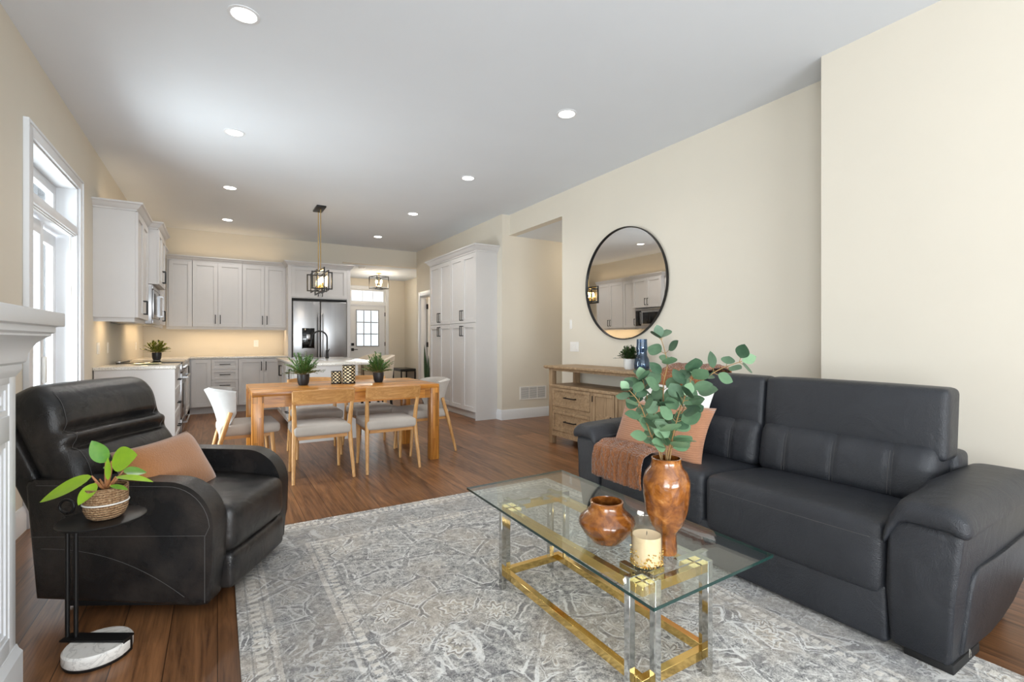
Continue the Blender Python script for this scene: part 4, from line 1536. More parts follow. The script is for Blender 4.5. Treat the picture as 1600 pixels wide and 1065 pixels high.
for nm, loc, r, h, lab in (('candle_holder', (1.015, 5.04, TZ), 0.050, 0.125, 'short lattice patterned candle holder on the dining table'),
                           ('candle_holder', (1.125, 4.99, TZ), 0.062, 0.185, 'tall lattice patterned candle holder on the dining table')):
    t = thing(nm, lab, 'candle holder', loc, 0, 'lattice candle holders')
    MB().lathe([(0, 0.012), (r, 0.012), (r, h - 0.004), (r - 0.004, h - 0.004), (r - 0.004, 0.02), (0, 0.02)], 40).build('cup', M['lattice'], t)
    MB().lathe([(0, 0), (r + 0.001, 0), (r + 0.001, 0.013), (0, 0.013)], 40).build('base', M['black'], t)
    MB().lathe([(r - 0.004, h - 0.006), (r + 0.001, h - 0.006), (r + 0.001, h), (r - 0.004, h), (r - 0.004, h - 0.006)], 40).build('rim', M['black'], t)

# ------------------------------------------------------------------ sideboard and mirror
SX, SY0, SY1 = 3.29, 3.10, 4.575
t = thing('sideboard', 'washed oak sideboard with open shelf, drawers and doors', 'sideboard', (SX, SY1, 0), -PI / 2)
W, D = SY1 - SY0, 0.415     # local x runs towards the camera, local y to the wall
MB().loft([(-0.03, W + 0.03, -0.03, D + 0.008, 0.858), (-0.045, W + 0.045, -0.045, D + 0.012, 0.872), (-0.045, W + 0.045, -0.045, D + 0.012, 0.890), (-0.04, W + 0.04, -0.04, D + 0.012, 0.893)]).build('top', M['wash'], t, 25)
for x in (0, W - 0.062):
    for y in (0, D - 0.062):
        MB().box(x, x + 0.062, y, y + 0.062, 0, 0.858, 0.003).build('post', M['washz'], t)
MB().box(0.062, W - 0.062, 0.012, 0.03, 0.835, 0.858).box(0.015, 0.035, 0.062, D - 0.062, 0.835, 0.858).box(W - 0.035, W - 0.015, 0.062, D - 0.062, 0.835, 0.858).build('top_rail', M['wash'], t)
MB().box(0.008, W - 0.008, -0.006, D, 0.648, 0.678, 0.003).build('shelf', M['wash'], t)
MB().box(0.062, W - 0.062, 0.004, 0.03, 0.095, 0.155).box(0.062, W - 0.062, 0.01, 0.03, 0.39, 0.43).build('bottom_rail', M['wash'], t)
MB().box(0.02, W - 0.02, 0.03, D - 0.01, 0.13, 0.648).build('body', M['washz'], t)
MB().box(0.722, 0.762, 0.004, 0.03, 0.155, 0.648).build('centre_stile', M['washz'], t)


def panel(name, x0, x1, z0, z1, m):
    b = MB()
    g = 0.004
    x0, x1, z0, z1 = x0 + g, x1 - g, z0 + g, z1 - g
    r = 0.034
    for q in ((x0, x0 + r, z0, z1), (x1 - r, x1, z0, z1), (x0 + r, x1 - r, z0, z0 + r), (x0 + r, x1 - r, z1 - r, z1)):
        b.box(q[0], q[1], 0.0, 0.03, q[2], q[3], 0.003, 1)
    b.box(x0 + r, x1 - r, 0.012, 0.03, z0 + r, z1 - r)
    return b.build(name, M[m], t, 30)


for z0, z1 in ((0.43, 0.648), (0.155, 0.39)):
    o = panel('drawer', 0.062, 0.722, z0, z1, 'wash')
    pull(o, 'h', 0.392, (z0 + z1) / 2 + 0.005, 0.19, 0.012)
for x0, x1, hxx in ((0.762, 1.087, 1.055), (1.087, 1.413, 1.12)):
    o = panel('door', x0, x1, 0.155, 0.648, 'washz')
    b = MB().box(hxx - 0.009, hxx + 0.009, -0.026, -0.018, 0.37, 0.43, 0.002, 1).box(hxx - 0.006, hxx + 0.006, -0.02, 0.0, 0.405, 0.417)
    b.build('handle', M['black'], o)
    for hz in (0.22, 0.58):
        xh = x0 if hxx > (x0 + x1) / 2 else x1
        MB().box(xh - 0.005, xh + 0.005, -0.004, 0.004, hz - 0.03, hz + 0.03).build('hinge', M['black'], o)

t = thing('round_mirror', 'large round wall mirror in thin black frame above the sideboard', 'mirror', (XR - 0.008, 3.80, 1.79), -PI / 2 + R(0.35))
t.rotation_euler = (R(0.45), 0, -PI / 2 + R(0.35))
Tm = TR(rx=PI / 2)
b = MB()
b.capl = False
b.lathe([(0.590, 0.0), (0.600, 0.0), (0.600, 0.030), (0.596, 0.032), (0.592, 0.030), (0.590, 0.012), (0.590, 0.0)], 96, T=Tm)
b.build('frame', M['black'], t)
MB().lathe([(0.588, 0.001), (0.588, 0.012), (0, 0.012)], 96, T=Tm).build('mirror_glass', M['mirror'], t)

t = thing('glass_vase', 'tall dark blue glass vase on the sideboard', 'vase', (3.47, 3.305, 0.893))
MB().lathe([(0, 0), (0.060, 0), (0.073, 0.02), (0.076, 0.06), (0.066, 0.11), (0.050, 0.145), (0.047, 0.18), (0.055, 0.21), (0.050, 0.24), (0.049, 0.30), (0.045, 0.30),
            (0.046, 0.24), (0.050, 0.21), (0.043, 0.18), (0.046, 0.145), (0.062, 0.11), (0.071, 0.06), (0.068, 0.022), (0, 0.012)], 40).build('body', M['blueglass'], t)

# ------------------------------------------------------------------ fireplace
t = thing('fireplace_surround', 'white painted fireplace surround with moulded mantel', 'fireplace', (XL, 0, 0))
yA, yB = 0.55, 2.18
xd = 0.475
b = MB()
b.box(0, xd - 0.02, yA, yA + 0.30, 0, 1.10).box(0, xd - 0.02, yB - 0.30, yB, 0, 1.10).box(0, xd - 0.02, yA + 0.3, yB - 0.3, 0.78, 1.10)
b.build('body', M['trim'], t)
for (ya, yb) in ((yA, yA + 0.30), (yB - 0.30, yB)):
    b = MB()
    b.box(xd - 0.02, xd, ya, ya + 0.055, 0.18, 1.08, 0.003).box(xd - 0.02, xd, yb - 0.055, yb, 0.18, 1.08, 0.003)
    for (z0, z1) in ((0.18, 0.24), (0.86, 0.94), (1.04, 1.08)):
        b.box(xd - 0.02, xd, ya + 0.055, yb - 0.055, z0, z1, 0.003)
    for (z0, z1) in ((0.24, 0.86), (0.94, 1.04)):
        for k in range(3):
            e = 0.055 + 0.018 * k
            d = 0.004 + 0.005 * k
            b.box(xd - 0.02, xd - d, ya + e, ya + e + 0.018, z0, z1).box(xd - 0.02, xd - d, yb - e - 0.018, yb - e, z0, z1)
            b.box(xd - 0.02, xd - d, ya + e, yb - e, z0 + 0.018 * k, z0 + 0.018 * k + 0.018).box(xd - 0.02, xd - d, ya + e, yb - e, z1 - 0.018 * k - 0.018, z1 - 0.018 * k)
    b.build('pilaster', M['trim'], t, 25)
    MB().loft([(xd - 0.03, xd + 0.014, ya - 0.012, yb + 0.012, 0), (xd - 0.03, xd + 0.014, ya - 0.012, yb + 0.012, 0.16), (xd - 0.03, xd + 0.006, ya - 0.006, yb + 0.006, 0.175), (xd - 0.03, xd + 0.002, ya - 0.003, yb + 0.003, 0.19)]).build('plinth', M['trim'], t, 25)
lv = []
for o, z in ((0.0, 1.06), (0.008, 1.075), (0.012, 1.085), (0.012, 1.10), (0.020, 1.108), (0.023, 1.12), (0.023, 1.13), (0.028, 1.145), (0.040, 1.168), (0.058, 1.185), (0.070, 1.192), (0.070, 1.198), (0.080, 1.205), (0.080, 1.222), (0.086, 1.225)):
    lv.append((0, xd + o, yA - o, yB + o, z))
MB().loft(lv).build('mantel_moulding', M['trim'], t, 30)
MB().box(0, xd + 0.100, yA - 0.100, yB + 0.100, 1.225, 1.272, 0.004).build('mantel_shelf', M['trim'], t)
MB().box(0.02, 0.10, yA + 0.3, yB - 0.3, 0, 0.78).build('firebox', M['dark'], t)

# ------------------------------------------------------------------ rug
rx0, rx1, ry0, ry1 = 0.07, 2.395, 0.10, 3.36
t = MB().box(-(rx1 - rx0) / 2, (rx1 - rx0) / 2, -(ry1 - ry0) / 2, (ry1 - ry0) / 2, 0, 0.010, 0.003).build('area_rug', rug_mat((rx1 - rx0) / 2, (ry1 - ry0) / 2))
t.location = ((rx0 + rx1) / 2, (ry0 + ry1) / 2, 0.0005)
tag(t, 'large faded grey oriental rug under the coffee table', 'rug')
RZ = 0.0105

# ------------------------------------------------------------------ sofa
AY0, AY1 = 0.585, 2.675          # near and far outer faces of the arms
IY0_, IY1_ = 0.825, 2.435        # inner faces
MY = (IY0_ + IY1_) / 2
t = sofa = thing('sofa', 'charcoal leather two-seat sofa with high headrests', 'sofa', (2.15, MY, RZ))


def sy(y):
    return y - MY


def sx_(x):
    return x - 2.15


MB().soft(sx_(2.165), sx_(2.98), sy(IY0_), sy(IY1_), 0.012, 0.235, 0.02, (4, 8, 2)).build('base_panel', M['sofa'], t)
prof = [(2.165, 0.04), (2.19, 0.022)] + [(2.52, 0.024), (2.66, 0.045), (2.80, 0.085), (2.92, 0.14), (3.0, 0.215), (3.035, 0.30), (3.04, 0.42), (3.03, 0.535), (2.75, 0.535), (2.40, 0.535), (2.19, 0.53), (2.155, 0.51), (2.145, 0.47), (2.15, 0.25)]
for (ya, yb, sgn) in ((AY0 + 0.015, IY0_ - 0.004, -1), (IY1_ + 0.004, AY1 - 0.015, 1)):
    arm = MB().prism([(sx_(a), z) for a, z in prof], 'y', sy(ya), sy(yb), 0.022, 4).build('arm', M['sofa'], t, 50)
    for v in arm.data.vertices:      # the outer face leans in towards the floor
        k = (v.co.y - sy((ya + yb) / 2)) * sgn / ((yb - ya) / 2)
        v.co.y -= sgn * 0.045 * max(k, 0) * max(0, 1 - v.co.z / 0.5)
    # outer side panel with a seam
    yo = sy(ya) if sgn < 0 else sy(yb)
    p2 = [(2.255, 0.05), (2.54, 0.046), (2.68, 0.064), (2.80, 0.098), (2.91, 0.15), (2.985, 0.222), (3.012, 0.30), (3.015, 0.37), (2.60, 0.355), (2.33, 0.35), (2.285, 0.33), (2.268, 0.28)]
    MB().prism([(sx_(a), z) for a, z in p2], 'y', yo + sgn * 0.012, yo - sgn * 0.03, 0.010, 3).build('side_panel', M['sofa'], arm, 50)
    for v in arm.children[0].data.vertices:
        v.co.y -= sgn * 0.045 * max(0, 1 - v.co.z / 0.5)

    def warp(p, sgn=sgn):
        x = p.x
        # rises gently to the back, rolls down over the front and outer edge
        p = p.copy()
        p.z += 0.012 * max(0.0, x / 0.9) ** 1.2
        if x < 0.05:
            p.z -= 0.014 * ((0.05 - x) / 0.08) ** 2
        c = sy((AY0 + IY0_) / 2) if sgn < 0 else sy((AY1 + IY1_) / 2)
        e = (p.y - c) / 0.12
        inner = -e * sgn
        if inner > 0.5:
            p.z -= 0.11 * ((inner - 0.5) / 0.5) ** 1.5 * (1.0 if x < 0.12 else max(0.12, 1 - (x - 0.12) / 0.25))
        if inner < -0.6:
            p.z -= 0.022 * ((-0.6 - inner) / 0.4)
        return p
    c = sy((AY0 + IY0_) / 2) if sgn < 0 else sy((AY1 + IY1_) / 2)
    MB().soft(sx_(2.125), sx_(3.03), c - 0.128, c + 0.128, 0.512, 0.590, 0.033, (14, 8, 2), (0, 0, 0.012), fn=warp).build('arm_pad', M['sofa'], t, 60)
for (ya, yb) in ((IY0_, MY), (MY, IY1_)):
    def seatwarp(p):
        p = p.copy()
        if p.z > 0.40:
            p.z += 0.012 * math.cos(p.x * 4.0) - 0.02 * max(0, p.x - 0.1)
        return p
    def seat_front(y, z, ya, yb):
        ha, hb = (y - sy((ya + yb) / 2)) / ((yb - ya) / 2), (z - 0.322) / 0.14
        return sx_(2.155) - 0.012 * max(0, 1 - ha * ha) ** 0.7 * max(0, 1 - hb * hb) ** 0.7 - 0.0004
    se_ = MB().soft(sx_(2.155), sx_(2.82), sy(ya) + 0.002, sy(yb) - 0.002, 0.182, 0.462, 0.045, (8, 10, 4), (0.012, 0.0, 0.016), fn=seatwarp).build('seat_cushion', M['sofa'], t, 60)

    def backwarp(p, ya=ya, yb=yb):
        p = p.copy()
        u = (p.y - sy(ya)) / (yb - ya)
        if p.x < 0.62:
            for sq in (0.20, 0.5, 0.80):
                p.x += 0.011 * math.exp(-((u - sq) / 0.016) ** 2)
            p.x += 0.03 * max(0, (p.z - 0.62) / 0.1) ** 2
        p.x += 0.20 * (p.z - 0.45)
        return p
    bc_ = MB().soft(sx_(2.60), sx_(2.86), sy(ya) + 0.002, sy(yb) - 0.002, 0.44, 0.715, 0.055, (4, 44, 7), (0.02, 0, 0.008), fn=backwarp).build('back_cushion', M['sofa'], t, 60)

    for sq in (0.20, 0.5, 0.80):
        yy = sy(ya) + (yb - ya) * sq
        for off in (-0.007, 0.007):
            pts = []
            for k in range(13):
                z = 0.47 + 0.016 * k
                hb, ha = (z - 0.5775) / 0.1375, (yy - sy((ya + yb) / 2)) / ((yb - ya) / 2)
                q = backwarp(Vector((sx_(2.60) - 0.02 * max(0, 1 - ha * ha) ** 0.7 * max(0, 1 - hb * hb) ** 0.7, yy + off, z)))
                pts.append(q - Vector((0.0004, 0, 0)))
            MB().tube(pts, 0.0010, 5).build('seam', M['stitch'], bc_)
    sm = [Vector((sx_(2.158) - 0.0005 + 0.0, sy(ya) + 0.05 + (yb - ya - 0.1) * k / 10, 0.408)) for k in range(11)]
    MB().tube([Vector((seat_front(v.y, v.z, ya, yb), v.y, v.z)) for v in sm], 0.0010, 5).build('seam', M['stitch'], se_)

    def headwarp(p):
        p = p.copy()
        p.x += 0.10 * (p.z - 0.7)
        return p
    MB().soft(sx_(2.685), sx_(2.835), sy(ya) + (-0.022 if ya == IY0_ else 0.003), sy(yb) + (0.022 if yb == IY1_ else -0.003), 0.636, 0.955, 0.03, (3, 10, 5), (0.018, 0, 0.006), fn=headwarp).build('headrest', M['sofa'], t, 60)
MB().soft(sx_(2.80), sx_(2.95), sy(0.80), sy(2.46), 0.10, 0.668, 0.03, (3, 10, 5)).build('back_frame', M['sofa'], t)
for y in (AY0 + 0.11, AY1 - 0.11):
    MB().box(sx_(2.185), sx_(2.44), sy(y) - 0.072 + (0.012 if y < MY else -0.012), sy(y) + 0.072 + (0.012 if y < MY else -0.012), 0, 0.035, 0.004).build('foot', M['dark'], t)
    MB().box(sx_(2.80), sx_(2.87), sy(y) - 0.03, sy(y) + 0.03, 0, 0.12, 0.004).build('foot', M['dark'], t)
b = MB()
ez, ex0, ey_ = 0.050, 2.262, AY0 + 0.003 + 0.045 * (1 - 0.06 / 0.5) - 0.012
b.tube([(sx_(ex0), sy(ey_), ez), (sx_(ex0 + 0.003), sy(ey_), ez + 0.030)], 0.0018, 6).tube([(sx_(ex0 + 0.001), sy(ey_), ez + 0.014), (sx_(ex0 + 0.008), sy(ey_), ez + 0.024), (sx_(ex0 + 0.014), sy(ey_), ez + 0.015), (sx_(ex0 + 0.013), sy(ey_), ez)], 0.0018, 6)
b.build('silver_emblem', M['chrome'], t)

# throw: over the headrest, down the back, across the seat and over its front edge
path = [(3.03, 0.62), (3.01, 0.80), (2.955, 0.975), (2.885, 1.000), (2.800, 0.998), (2.700, 0.975), (2.660, 0.92), (2.655, 0.80), (2.645, 0.72), (2.61, 0.68), (2.572, 0.60), (2.545, 0.52), (2.50, 0.500),
        (2.40, 0.512), (2.28, 0.515), (2.18, 0.512), (2.118, 0.490), (2.100, 0.43), (2.096, 0.36), (2.10, 0.29)]
acc = [0.0]
for a, c in zip(path, path[1:]):
    acc.append(acc[-1] + math.dist(a, c))


def along(s):
    q = s * acc[-1]
    for i in range(len(path) - 1):
        if q <= acc[i + 1] or i == len(path) - 2:
            f = (q - acc[i]) / (acc[i + 1] - acc[i])
            return tuple(path[i][k] * (1 - f) + path[i + 1][k] * f for k in (0, 1))


def throw(u, v):
    x, z = along(u)
    w = 0.36 - 0.02 * u + 0.10 * max(0, (u - 0.55) / 0.45)
    yc = 2.19 + 0.02 * u
    y = yc - w / 2 + w * v
    wav = 0.010 * math.sin(v * 31 + 2.5 * math.sin(u * 9)) + 0.006 * math.sin(v * 67 + u * 14)
    if u > 0.6:
        z += 0.02 * math.sin(v * PI) * (u - 0.6) * 2
        if u > 0.8:
            z += (u - 0.8) * 0.35 * (v - 0.5) ** 2 * 4 * 0.3
    dx = 0.0
    if 0.08 < u < 0.86:
        return (x - wav * 0.6, y, z + abs(wav))
    return (x - abs(wav), y + 0.4 * wav, z)


t = MB().sheet(throw, 90, 40, 0.012).build('knitted_throw', M['knit'], None, 180)
tag(t, 'rust knitted throw draped over the far end of the sofa', 'throw')

t = thing('sofa_cushion', 'rectangular ribbed rust cushion standing on the sofa seat', 'cushion', (2.345, 2.085, 0.625), 0, 'cushions on the sofa')
MB().pillow(0.68, 0.36, 0.14, TR(rx=R(24), rz=PI / 2 + R(3))).build('cover', M['rust'], t, 180)
t = thing('sofa_cushion', 'white cushion behind the rust cushion on the sofa', 'cushion', (2.515, 2.14, 0.70), 0, 'cushions on the sofa')
MB().pillow(0.56, 0.40, 0.12, TR(rx=R(20), rz=PI / 2)).build('cover', M['white_fab'], t, 180)

# ------------------------------------------------------------------ recliner
PHI = R(-30.3)
RCX, RCY = -0.163, 2.922
t = thing('recliner', 'worn black leather recliner armchair facing the coffee table', 'armchair', (RCX, RCY, 0.0112), PHI)
ap = [(-0.370, 0.066), (0.30, 0.028), (0.345, 0.034), (0.365, 0.06)] + [(0.375, 0.20)] + arc(0.185, 0.37, 0.195, 0, 90, 10) + [(-0.10, 0.572), (-0.37, 0.575), (-0.405, 0.57), (-0.415, 0.545)]
for s in (-1, 1):
    y0, y1 = (-0.36, -0.258) if s < 0 else (0.258, 0.36)
    arm = MB().prism(ap, 'y', y0, y1, 0.024, 4).build('arm', M['recl'], t, 50)
    yo = (y0 - 0.0008) if s < 0 else (y1 + 0.0008)
    b = MB()
    b.tube([(0.345 - 0.0 * k, yo, 0.05 + k * 0.035) for k in range(9)] + [(a * 0.93 + 0.012, yo, c * 0.965) for a, c in arc(0.185, 0.37, 0.195, 5, 90, 10)] + [(-0.36, yo, 0.552)], 0.0012, 5)
    b.tube([(-0.385, yo, 0.335), (0.345, yo, 0.335)], 0.001, 5)
    b.tube([(-0.34 + 0.60 * (k / 14), yo, 0.285 - 0.21 * (k / 14) ** 2.2) for k in range(15)], 0.001, 5)
    b.build('stitching', M['stitch'], arm)


def seatw(p):
    p = p.copy()
    if p.z > 0.35:
        p.z += 0.035 * max(0, 1 - (p.x / 0.36) ** 2) * 0.5 - 0.02 * max(0, p.x - 0.25)
    return p


MB().soft(-0.28, 0.405, -0.256, 0.256, 0.21, 0.425, 0.045, (8, 10, 4), (0.012, 0, 0.018), fn=seatw).build('seat_cushion', M['recl'], t, 60)
MB().soft(0.0, 0.402, -0.256, 0.256, 0.05, 0.212, 0.025, (4, 10, 4), (0.012, 0, 0)).build('footrest', M['recl'], t, 60)
MB().box(-0.30, 0.28, -0.28, 0.28, 0.0, 0.07).build('base', M['dark'], t)
TB = Matrix.Translation((-0.295, 0, 0.36)) @ Matrix.Rotation(R(-27), 4, 'Y')


def rolls(p):
    p = p.copy()
    if p.x > 0.08:
        w = p.z
        for sq, dd in ((0.375, 0.044), (0.295, 0.040), (0.12, 0.02)):
            p.x -= dd * math.exp(-((w - sq) / 0.016) ** 2) * min(1.0, max(0.0, (0.300 - abs(p.y)) / 0.045))
        p.x += 0.030 * math.exp(-((w - 0.495) / 0.09) ** 2) + 0.022 * math.exp(-((w - 0.335) / 0.026) ** 2) + 0.012 * math.exp(-((w - 0.21) / 0.06) ** 2)
    return p


MB().soft(0.0, 0.17, -0.325, 0.325, 0.03, 0.612, 0.062, (3, 24, 62), (0.02, 0.006, 0.012), fn=rolls, T=TB).build('back_cushion', M['recl'], t, 60)
MB().soft(-0.085, 0.01, -0.335, 0.335, -0.10, 0.52, 0.02, (2, 8, 6), T=TB).build('back_shell', M['recl'], t, 60)
for s in (-1, 1):
    b = MB().tube([TB @ (rolls(Vector((0.17 + 0.02 * 0.43 * max(0, 1 - ((w - 0.321) / 0.291) ** 2) ** 0.7, s * 0.272, w))) + Vector((0.0006, 0, 0))) for w in [0.10 + 0.012 * k for k in range(39)]], 0.0012, 5)
    b.build('seam', M['stitch'], t)
MB().tube([(-0.02, -0.363, 0.42), (0.035, -0.372, 0.42)], 0.006, 8).tube([(0.035, -0.372, 0.42), (0.055, -0.372, 0.42)], 0.008, 8).build('release_lever', M['black'], t)
o = thing('lumbar_cushion', 'long tan suede cushion lying in the recliner', 'cushion', (0, 0, 0))
o.location = Matrix.Translation((RCX, RCY, 0.011)) @ Matrix.Rotation(PHI, 4, 'Z') @ Vector((0.02, -0.10, 0.545))
o.rotation_euler = (0, 0, PHI)
MB().pillow(0.50, 0.33, 0.15, TR(rx=R(-30), ry=R(0), rz=PI / 2)).build('cover', M['tan'], o, 180)

# ------------------------------------------------------------------ side table with its plant
Rv = Vector((math.cos(YAW), -math.sin(YAW), 0))
Fv = Vector((math.sin(YAW), math.cos(YAW), 0))
bc = Rv * -1.545 + Fv * 1.805
t = thing('side_table', 'slim black side table with a marble disc foot by the recliner', 'side table', (bc.x, bc.y, 0), -YAW)
MB().lathe([(0, 0), (0.100, 0), (0.102, 0.004), (0.102, 0.010), (0, 0.010)], 48).build('foot_plate', M['black'], t)
MB().lathe([(0, 0.010), (0.099, 0.010), (0.104, 0.016), (0.104, 0.046), (0.098, 0.053), (0, 0.053)], 48).build('marble_foot', M['marble'], t)
# local x = to the right along the bar, local y = away
MB().box(-0.140, 0.100, -0.008, 0.044, 0.053, 0.061, 0.001, 1).box(0.093, 0.101, -0.008, 0.034, 0.004, 0.061, 0.001, 1).build('bar', M['black'], t)
for q in (-0.132, -0.100):
    MB().tube([(q, 0.018, 0.058), (q, 0.018, 0.514)], 0.0075, 10).build('pole', M['black'], t)
MB().lathe([(0, 0.510), (0.130, 0.510), (0.133, 0.514), (0.133, 0.518), (0.130, 0.520), (0, 0.520)], 56, (0.020, -0.005, 0)).build('top', M['black'], t)
MB().tube([(-0.150 + 0.028 * math.cos(R(a)), 0.035, 0.545 + 0.026 * math.sin(R(a))) for a in range(-70, 290, 18)], 0.0055, 10, closed=False).build('ring_handle', M['black'], t)

pc = Rv * -1.508 + Fv * 1.795
t = thing('potted_plant', 'broad-leaved lime green plant in a rope basket', 'potted plant', (pc.x, pc.y, 0.5205), -YAW)
MB().lathe([(0, 0), (0.040, 0), (0.056, 0.012), (0.066, 0.036), (0.067, 0.118), (0.061, 0.118), (0.059, 0.104), (0, 0.100)], 40).build('basket', M['rope'], t)
b = MB()
b.tube([(0.0675 * math.cos(R(a)), 0.0675 * math.sin(R(a)), 0.060) for a in range(0, 360, 12)], 0.0028, 8, closed=True)
b.build('white_band', M['white_fab'], t)
MB().lathe([(0, 0.108), (0.06, 0.108), (0.06, 0.100), (0, 0.100)], 24).build('soil', M['soil'], t)
st, lf = MB(), MB()
up = Vector((0.0, -0.75, 0.65))
for (r, f, z, r2, f2, z2, w, bend, uv) in (
        (-0.035, -0.02, 0.158, -0.195, -0.075, 0.095, 0.034, -0.16, (0.1, -0.6, 0.8)),
        (0.020, 0.0, 0.205, 0.115, -0.03, 0.240, 0.046, -0.22, (0.1, -0.9, 0.4)),
        (-0.010, 0.01, 0.200, -0.055, 0.0, 0.285, 0.028, -0.10, (0.6, -0.8, 0.2)),
        (0.035, 0.0, 0.150, 0.180, -0.02, 0.165, 0.017, -0.22, (0, -0.3, 1)),
        (-0.005, -0.04, 0.140, -0.015, -0.105, 0.085, 0.028, -0.12, (0, -0.8, 0.6)),
        (-0.04, 0.02, 0.135, -0.115, 0.03, 0.085, 0.018, -0.2, (0, -0.4, 1)),
        (0.03, 0.04, 0.16, 0.085, 0.09, 0.155, 0.030, -0.2, (0, -0.5, 0.9)),
        (0.04, -0.03, 0.128, 0.115, -0.045, 0.125, 0.012, -0.15, (0, -0.3, 1)),
        (0.015, -0.01, 0.14, 0.015, -0.01, 0.225, 0.012, 0.0, (0, -1, 0)),
        (-0.02, 0.05, 0.17, -0.06, 0.10, 0.19, 0.028, -0.15, (0, -0.5, 0.9))):
    p0, p1 = Vector((r, f, z)), Vector((r2, f2, z2))
    q0 = Vector((r * 0.2, f * 0.2, 0.105))
    st.tube([q0 + (p0 - q0) * k for k in (0, 0.35, 0.7, 1.03)], [0.005, 0.0045, 0.004, 0.0025], 8)
    lf.leaf(p0, p1, w, up=uv, seg=12, bend=bend, fold=0.18, shape=0.8)
lf.build('leaves', M['philo'], t, 180, False)
st.build('stems', M['stem_red'], t)

# ------------------------------------------------------------------ coffee table
t = thing('coffee_table', 'brass and chrome coffee table with a rectangular glass top', 'coffee table', (1.333, 1.555, RZ))
gl = [(1.094, 2.24), (1.718, 2.262), (1.672, 0.976), (1.050, 0.955)]
gz = 0.402
b = MB()
b.prism([(x - 1.333, y - 1.555) for x, y in gl], 'z', gz, gz + 0.010)
for f in list(b.bm.faces):
    if abs(f.normal.z) < 0.5:
        pass
top = b.build('glass_top', M['tableglass'], t)
b = MB()
for k in range(4):
    (ax, ay), (bx, by) = gl[k], gl[(k + 1) % 4]
    a3, b3 = Vector((ax - 1.333, ay - 1.555, gz + 0.005)), Vector((bx - 1.333, by - 1.555, gz + 0.005))
    dd = (b3 - a3).normalized()
    nn = Vector((dd.y, -dd.x, 0))
    if nn.dot((a3 + b3) / 2) < 0:
        nn = -nn
    b.prism([(a3.x, a3.y), (b3.x, b3.y), (b3.x + nn.x * 0.0012, b3.y + nn.y * 0.0012), (a3.x + nn.x * 0.0012, a3.y + nn.y * 0.0012)], 'z', gz, gz + 0.010)
b.build('glass_edge', M['glassedge'], top)
ex, ey = 0.160, 0.440
s = 0.014
for z, nm in ((0.362, 'upper_frame'), (0.062, 'lower_frame')):
    b = MB()
    for y in (-ey, ey):
        b.box(-ex - s, ex + s, y - s, y + s, z - 0.016, z + 0.016, 0.001, 1)
    for x in (-ex, ex):
        b.box(x - s, x + s, -ey + s, ey - s, z - 0.016, z + 0.016, 0.001, 1)
    b.build(nm, M['brass'], t)
ps = 0.0125
for sx in (-1, 1):
    for sgn in (-1, 1):
        b = MB()
        x = sx * (ex + s + ps + 0.0005)
        y = sgn * (ey - 0.03)
        b.box(x - ps, x + ps, y - ps, y + ps, 0, gz - 0.001, 0.001, 1)
        xi = x - sx * 0.15
        b.box(min(x, xi), max(x, xi), y - ps, y + ps, gz - 0.022, gz - 0.001, 0.001, 1)
        b.build('post', M['chrome'], t)
        b = MB()
        y = sgn * (ey + s + ps + 0.0005)
        x = sx * (ex - 0.03)
        b.box(x - ps, x + ps, y - ps, y + ps, 0, gz - 0.001, 0.001, 1)
        yi = y - sgn * 0.15
        b.box(x - ps, x + ps, min(y, yi), max(y, yi), gz - 0.022, gz - 0.0012, 0.001, 1)
        b.build('post', M['chrome'], t)
GZ = RZ + gz + 0.0105
t = thing('tall_vase', 'tall glossy brown ceramic vase on the coffee table', 'vase', (1.366, 1.185, GZ))
MB().lathe([(0, 0), (0.036, 0), (0.038, 0.01), (0.034, 0.055), (0.036, 0.075), (0.058, 0.105), (0.072, 0.15), (0.080, 0.21), (0.081, 0.255), (0.072, 0.285), (0.056, 0.305), (0.050, 0.325), (0.052, 0.336),
            (0.047, 0.337), (0.045, 0.322), (0.052, 0.303), (0.066, 0.283), (0.074, 0.25), (0.066, 0.15), (0.03, 0.09), (0, 0.085)], 48).build('body', M['ceramic'], t, 60)
t = thing('low_bowl_vase', 'squat glossy brown ceramic pot on the coffee table', 'vase', (1.250, 1.367, GZ))
MB().lathe([(0, 0), (0.05, 0), (0.056, 0.006), (0.085, 0.035), (0.103, 0.065), (0.105, 0.078), (0.098, 0.092), (0.072, 0.115), (0.060, 0.132), (0.062, 0.150), (0.056, 0.152), (0.053, 0.133), (0.064, 0.113), (0.090, 0.09), (0.092, 0.07), (0.05, 0.02), (0, 0.015)], 48).build('body', M['ceramic'], t, 60)
t = thing('jar_candle', 'cream candle in a frosted glass jar on the coffee table', 'candle', (1.241, 1.160, GZ))
MB().lathe([(0, 0), (0.050, 0), (0.052, 0.004), (0.052, 0.145), (0.0495, 0.146), (0.0485, 0.142), (0.0485, 0.006), (0, 0.006)], 40).build('jar', M['jar'], t)
MB().lathe([(0, 0.007), (0.0475, 0.007), (0.0475, 0.098), (0.040, 0.096), (0, 0.096)], 40).build('wax', M['wax'], t)
MB().tube([(0, 0, 0.094), (0.001, 0, 0.108)], 0.0012, 6).build('wick', M['black'], t)
b = MB()
rnd = random.Random(2)
for k in range(260):
    a = rnd.uniform(0, 2 * PI)
    z = 0.004 + 0.05 * rnd.random() ** 2.2
    b.box(-0.0017, 0.0017, -0.0012, 0.0012, -0.0014, 0.0014, T=TR((0.0524 * math.cos(a), 0.0524 * math.sin(a), z), rz=a + rnd.random(), rx=rnd.random()))
b.build('glitter', M['brass'], t)

# eucalyptus stems: each stem is one thing; stations are (right, forward, up) from the vase mouth
VM = Vector((1.366, 1.185, GZ + 0.335))


def vp(r, f, z):
    return VM + Rv * r + Fv * f + Vector((0, 0, z))


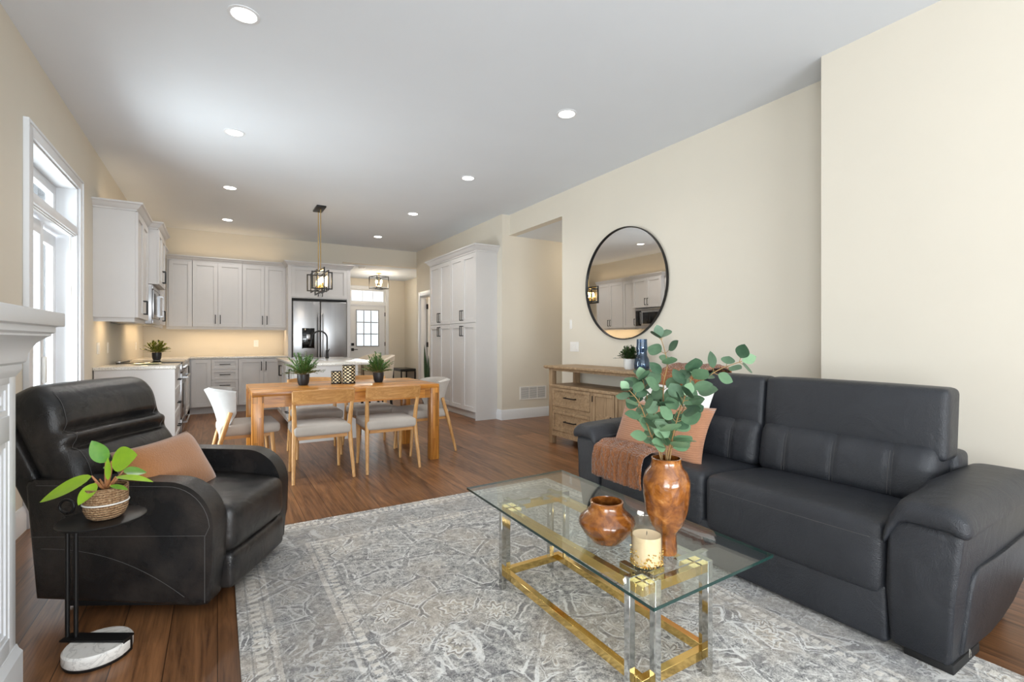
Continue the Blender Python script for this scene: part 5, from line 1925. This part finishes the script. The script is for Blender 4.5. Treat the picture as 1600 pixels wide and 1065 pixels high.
stems = [
    ('tallest eucalyptus stem, upright from the middle of the vase', [(0.0, 0.0, 0), (-0.005, 0.01, 0.13), (-0.01, 0.0, 0.26), (0.0, -0.01, 0.34), (-0.02, 0, 0.43)], 0.95),
    ('long eucalyptus stem reaching right over the sofa seat', [(0.012, 0, 0), (0.05, 0.02, 0.13), (0.12, 0.03, 0.25), (0.19, 0.02, 0.31), (0.27, 0.0, 0.345)], 1.0),
    ('eucalyptus stem drooping left towards the far sofa arm', [(-0.02, 0, 0), (-0.06, -0.01, 0.09), (-0.085, -0.02, 0.16), (-0.11, -0.03, 0.21), (-0.14, -0.03, 0.245)], 0.85),
    ('eucalyptus stem leaning up to the left, behind the tallest', [(-0.012, 0.01, 0), (-0.03, 0.03, 0.12), (-0.05, 0.04, 0.18), (-0.065, 0.03, 0.235), (-0.075, 0.03, 0.275)], 1.0),
    ('eucalyptus stem with large leaves leaning slightly right', [(0.01, -0.01, 0), (0.02, -0.03, 0.11), (0.045, -0.03, 0.20), (0.07, -0.03, 0.26), (0.085, -0.02, 0.30)], 1.1),
    ('short eucalyptus stem facing the front of the vase', [(0.0, -0.015, 0), (0.005, -0.05, 0.08), (0.015, -0.07, 0.15), (0.03, -0.075, 0.20), (0.04, -0.08, 0.23)], 1.0),
]
rnd = random.Random(12)
for lab, pts, sc in stems:
    t = thing('eucalyptus_stem', lab, 'branch', VM - Vector((0, 0, 0.06)), 0, 'eucalyptus stems in the tall vase')
    org = t.location.copy()
    P = [vp(*p) - org for p in pts]
    P = [Vector((P[0].x * 0.4, P[0].y * 0.4, -0.10))] + P
    fine = []
    n = len(P)
    for i in range(n - 1):
        a, c, d, e = P[max(i - 1, 0)], P[i], P[i + 1], P[min(i + 2, n - 1)]
        for k in range(6):
            u = k / 6
            fine.append(0.5 * ((2 * c) + (d - a) * u + (2 * a - 5 * c + 4 * d - e) * u * u + (3 * c - a - 3 * d + e) * u ** 3))
    fine.append(P[-1])
    N = len(fine)
    tw = MB().tube(fine, [0.0032 * (1 - 0.6 * i / (N - 1)) for i in range(N)], 8)
    lf = MB()
    side = rnd.uniform(0, 2 * PI)
    for i in range(8, N - 1, 3):
        u = (i - 8) / (N - 9)
        p = fine[i]
        tg = (fine[i + 1] - fine[i - 1]).normalized()
        side += 1.9 + rnd.uniform(-.4, .4)
        e1 = tg.cross(Vector((0.3, 0.2, 1))).normalized()
        e2 = tg.cross(e1)
        for q in (0, PI):
            if rnd.random() < 0.06:
                continue
            dr = (e1 * math.cos(side + q) + e2 * math.sin(side + q) + tg * 0.55 + Vector((0, 0, 0.1))).normalized()
            L = (0.066 + 0.014 * rnd.random()) * sc * (1.0 - 0.25 * u)
            b0 = p + dr * 0.016
            tw.tube([p, b0], 0.0011, 5, False)
            up = (Vector((0, 0, 1)) - Fv * rnd.uniform(0.2, 1.3) + Rv * rnd.uniform(-0.7, 0.7)).normalized()
            lf.leaf(b0, b0 + dr * L, L * rnd.uniform(0.42, 0.52), up=up, seg=8, fold=0.10, bend=rnd.uniform(-0.12, 0.05), shape=0.9)
    p = fine[-1]
    tg = (fine[-1] - fine[-3]).normalized()
    lf.leaf(p, p + tg * 0.05 * sc, 0.02 * sc, up=-Fv + Vector((0, 0, .4)), seg=8, fold=0.1)
    tw.build('twig', M['stem'], t)
    lf.build('leaves', M['euca'], t, 180, False)
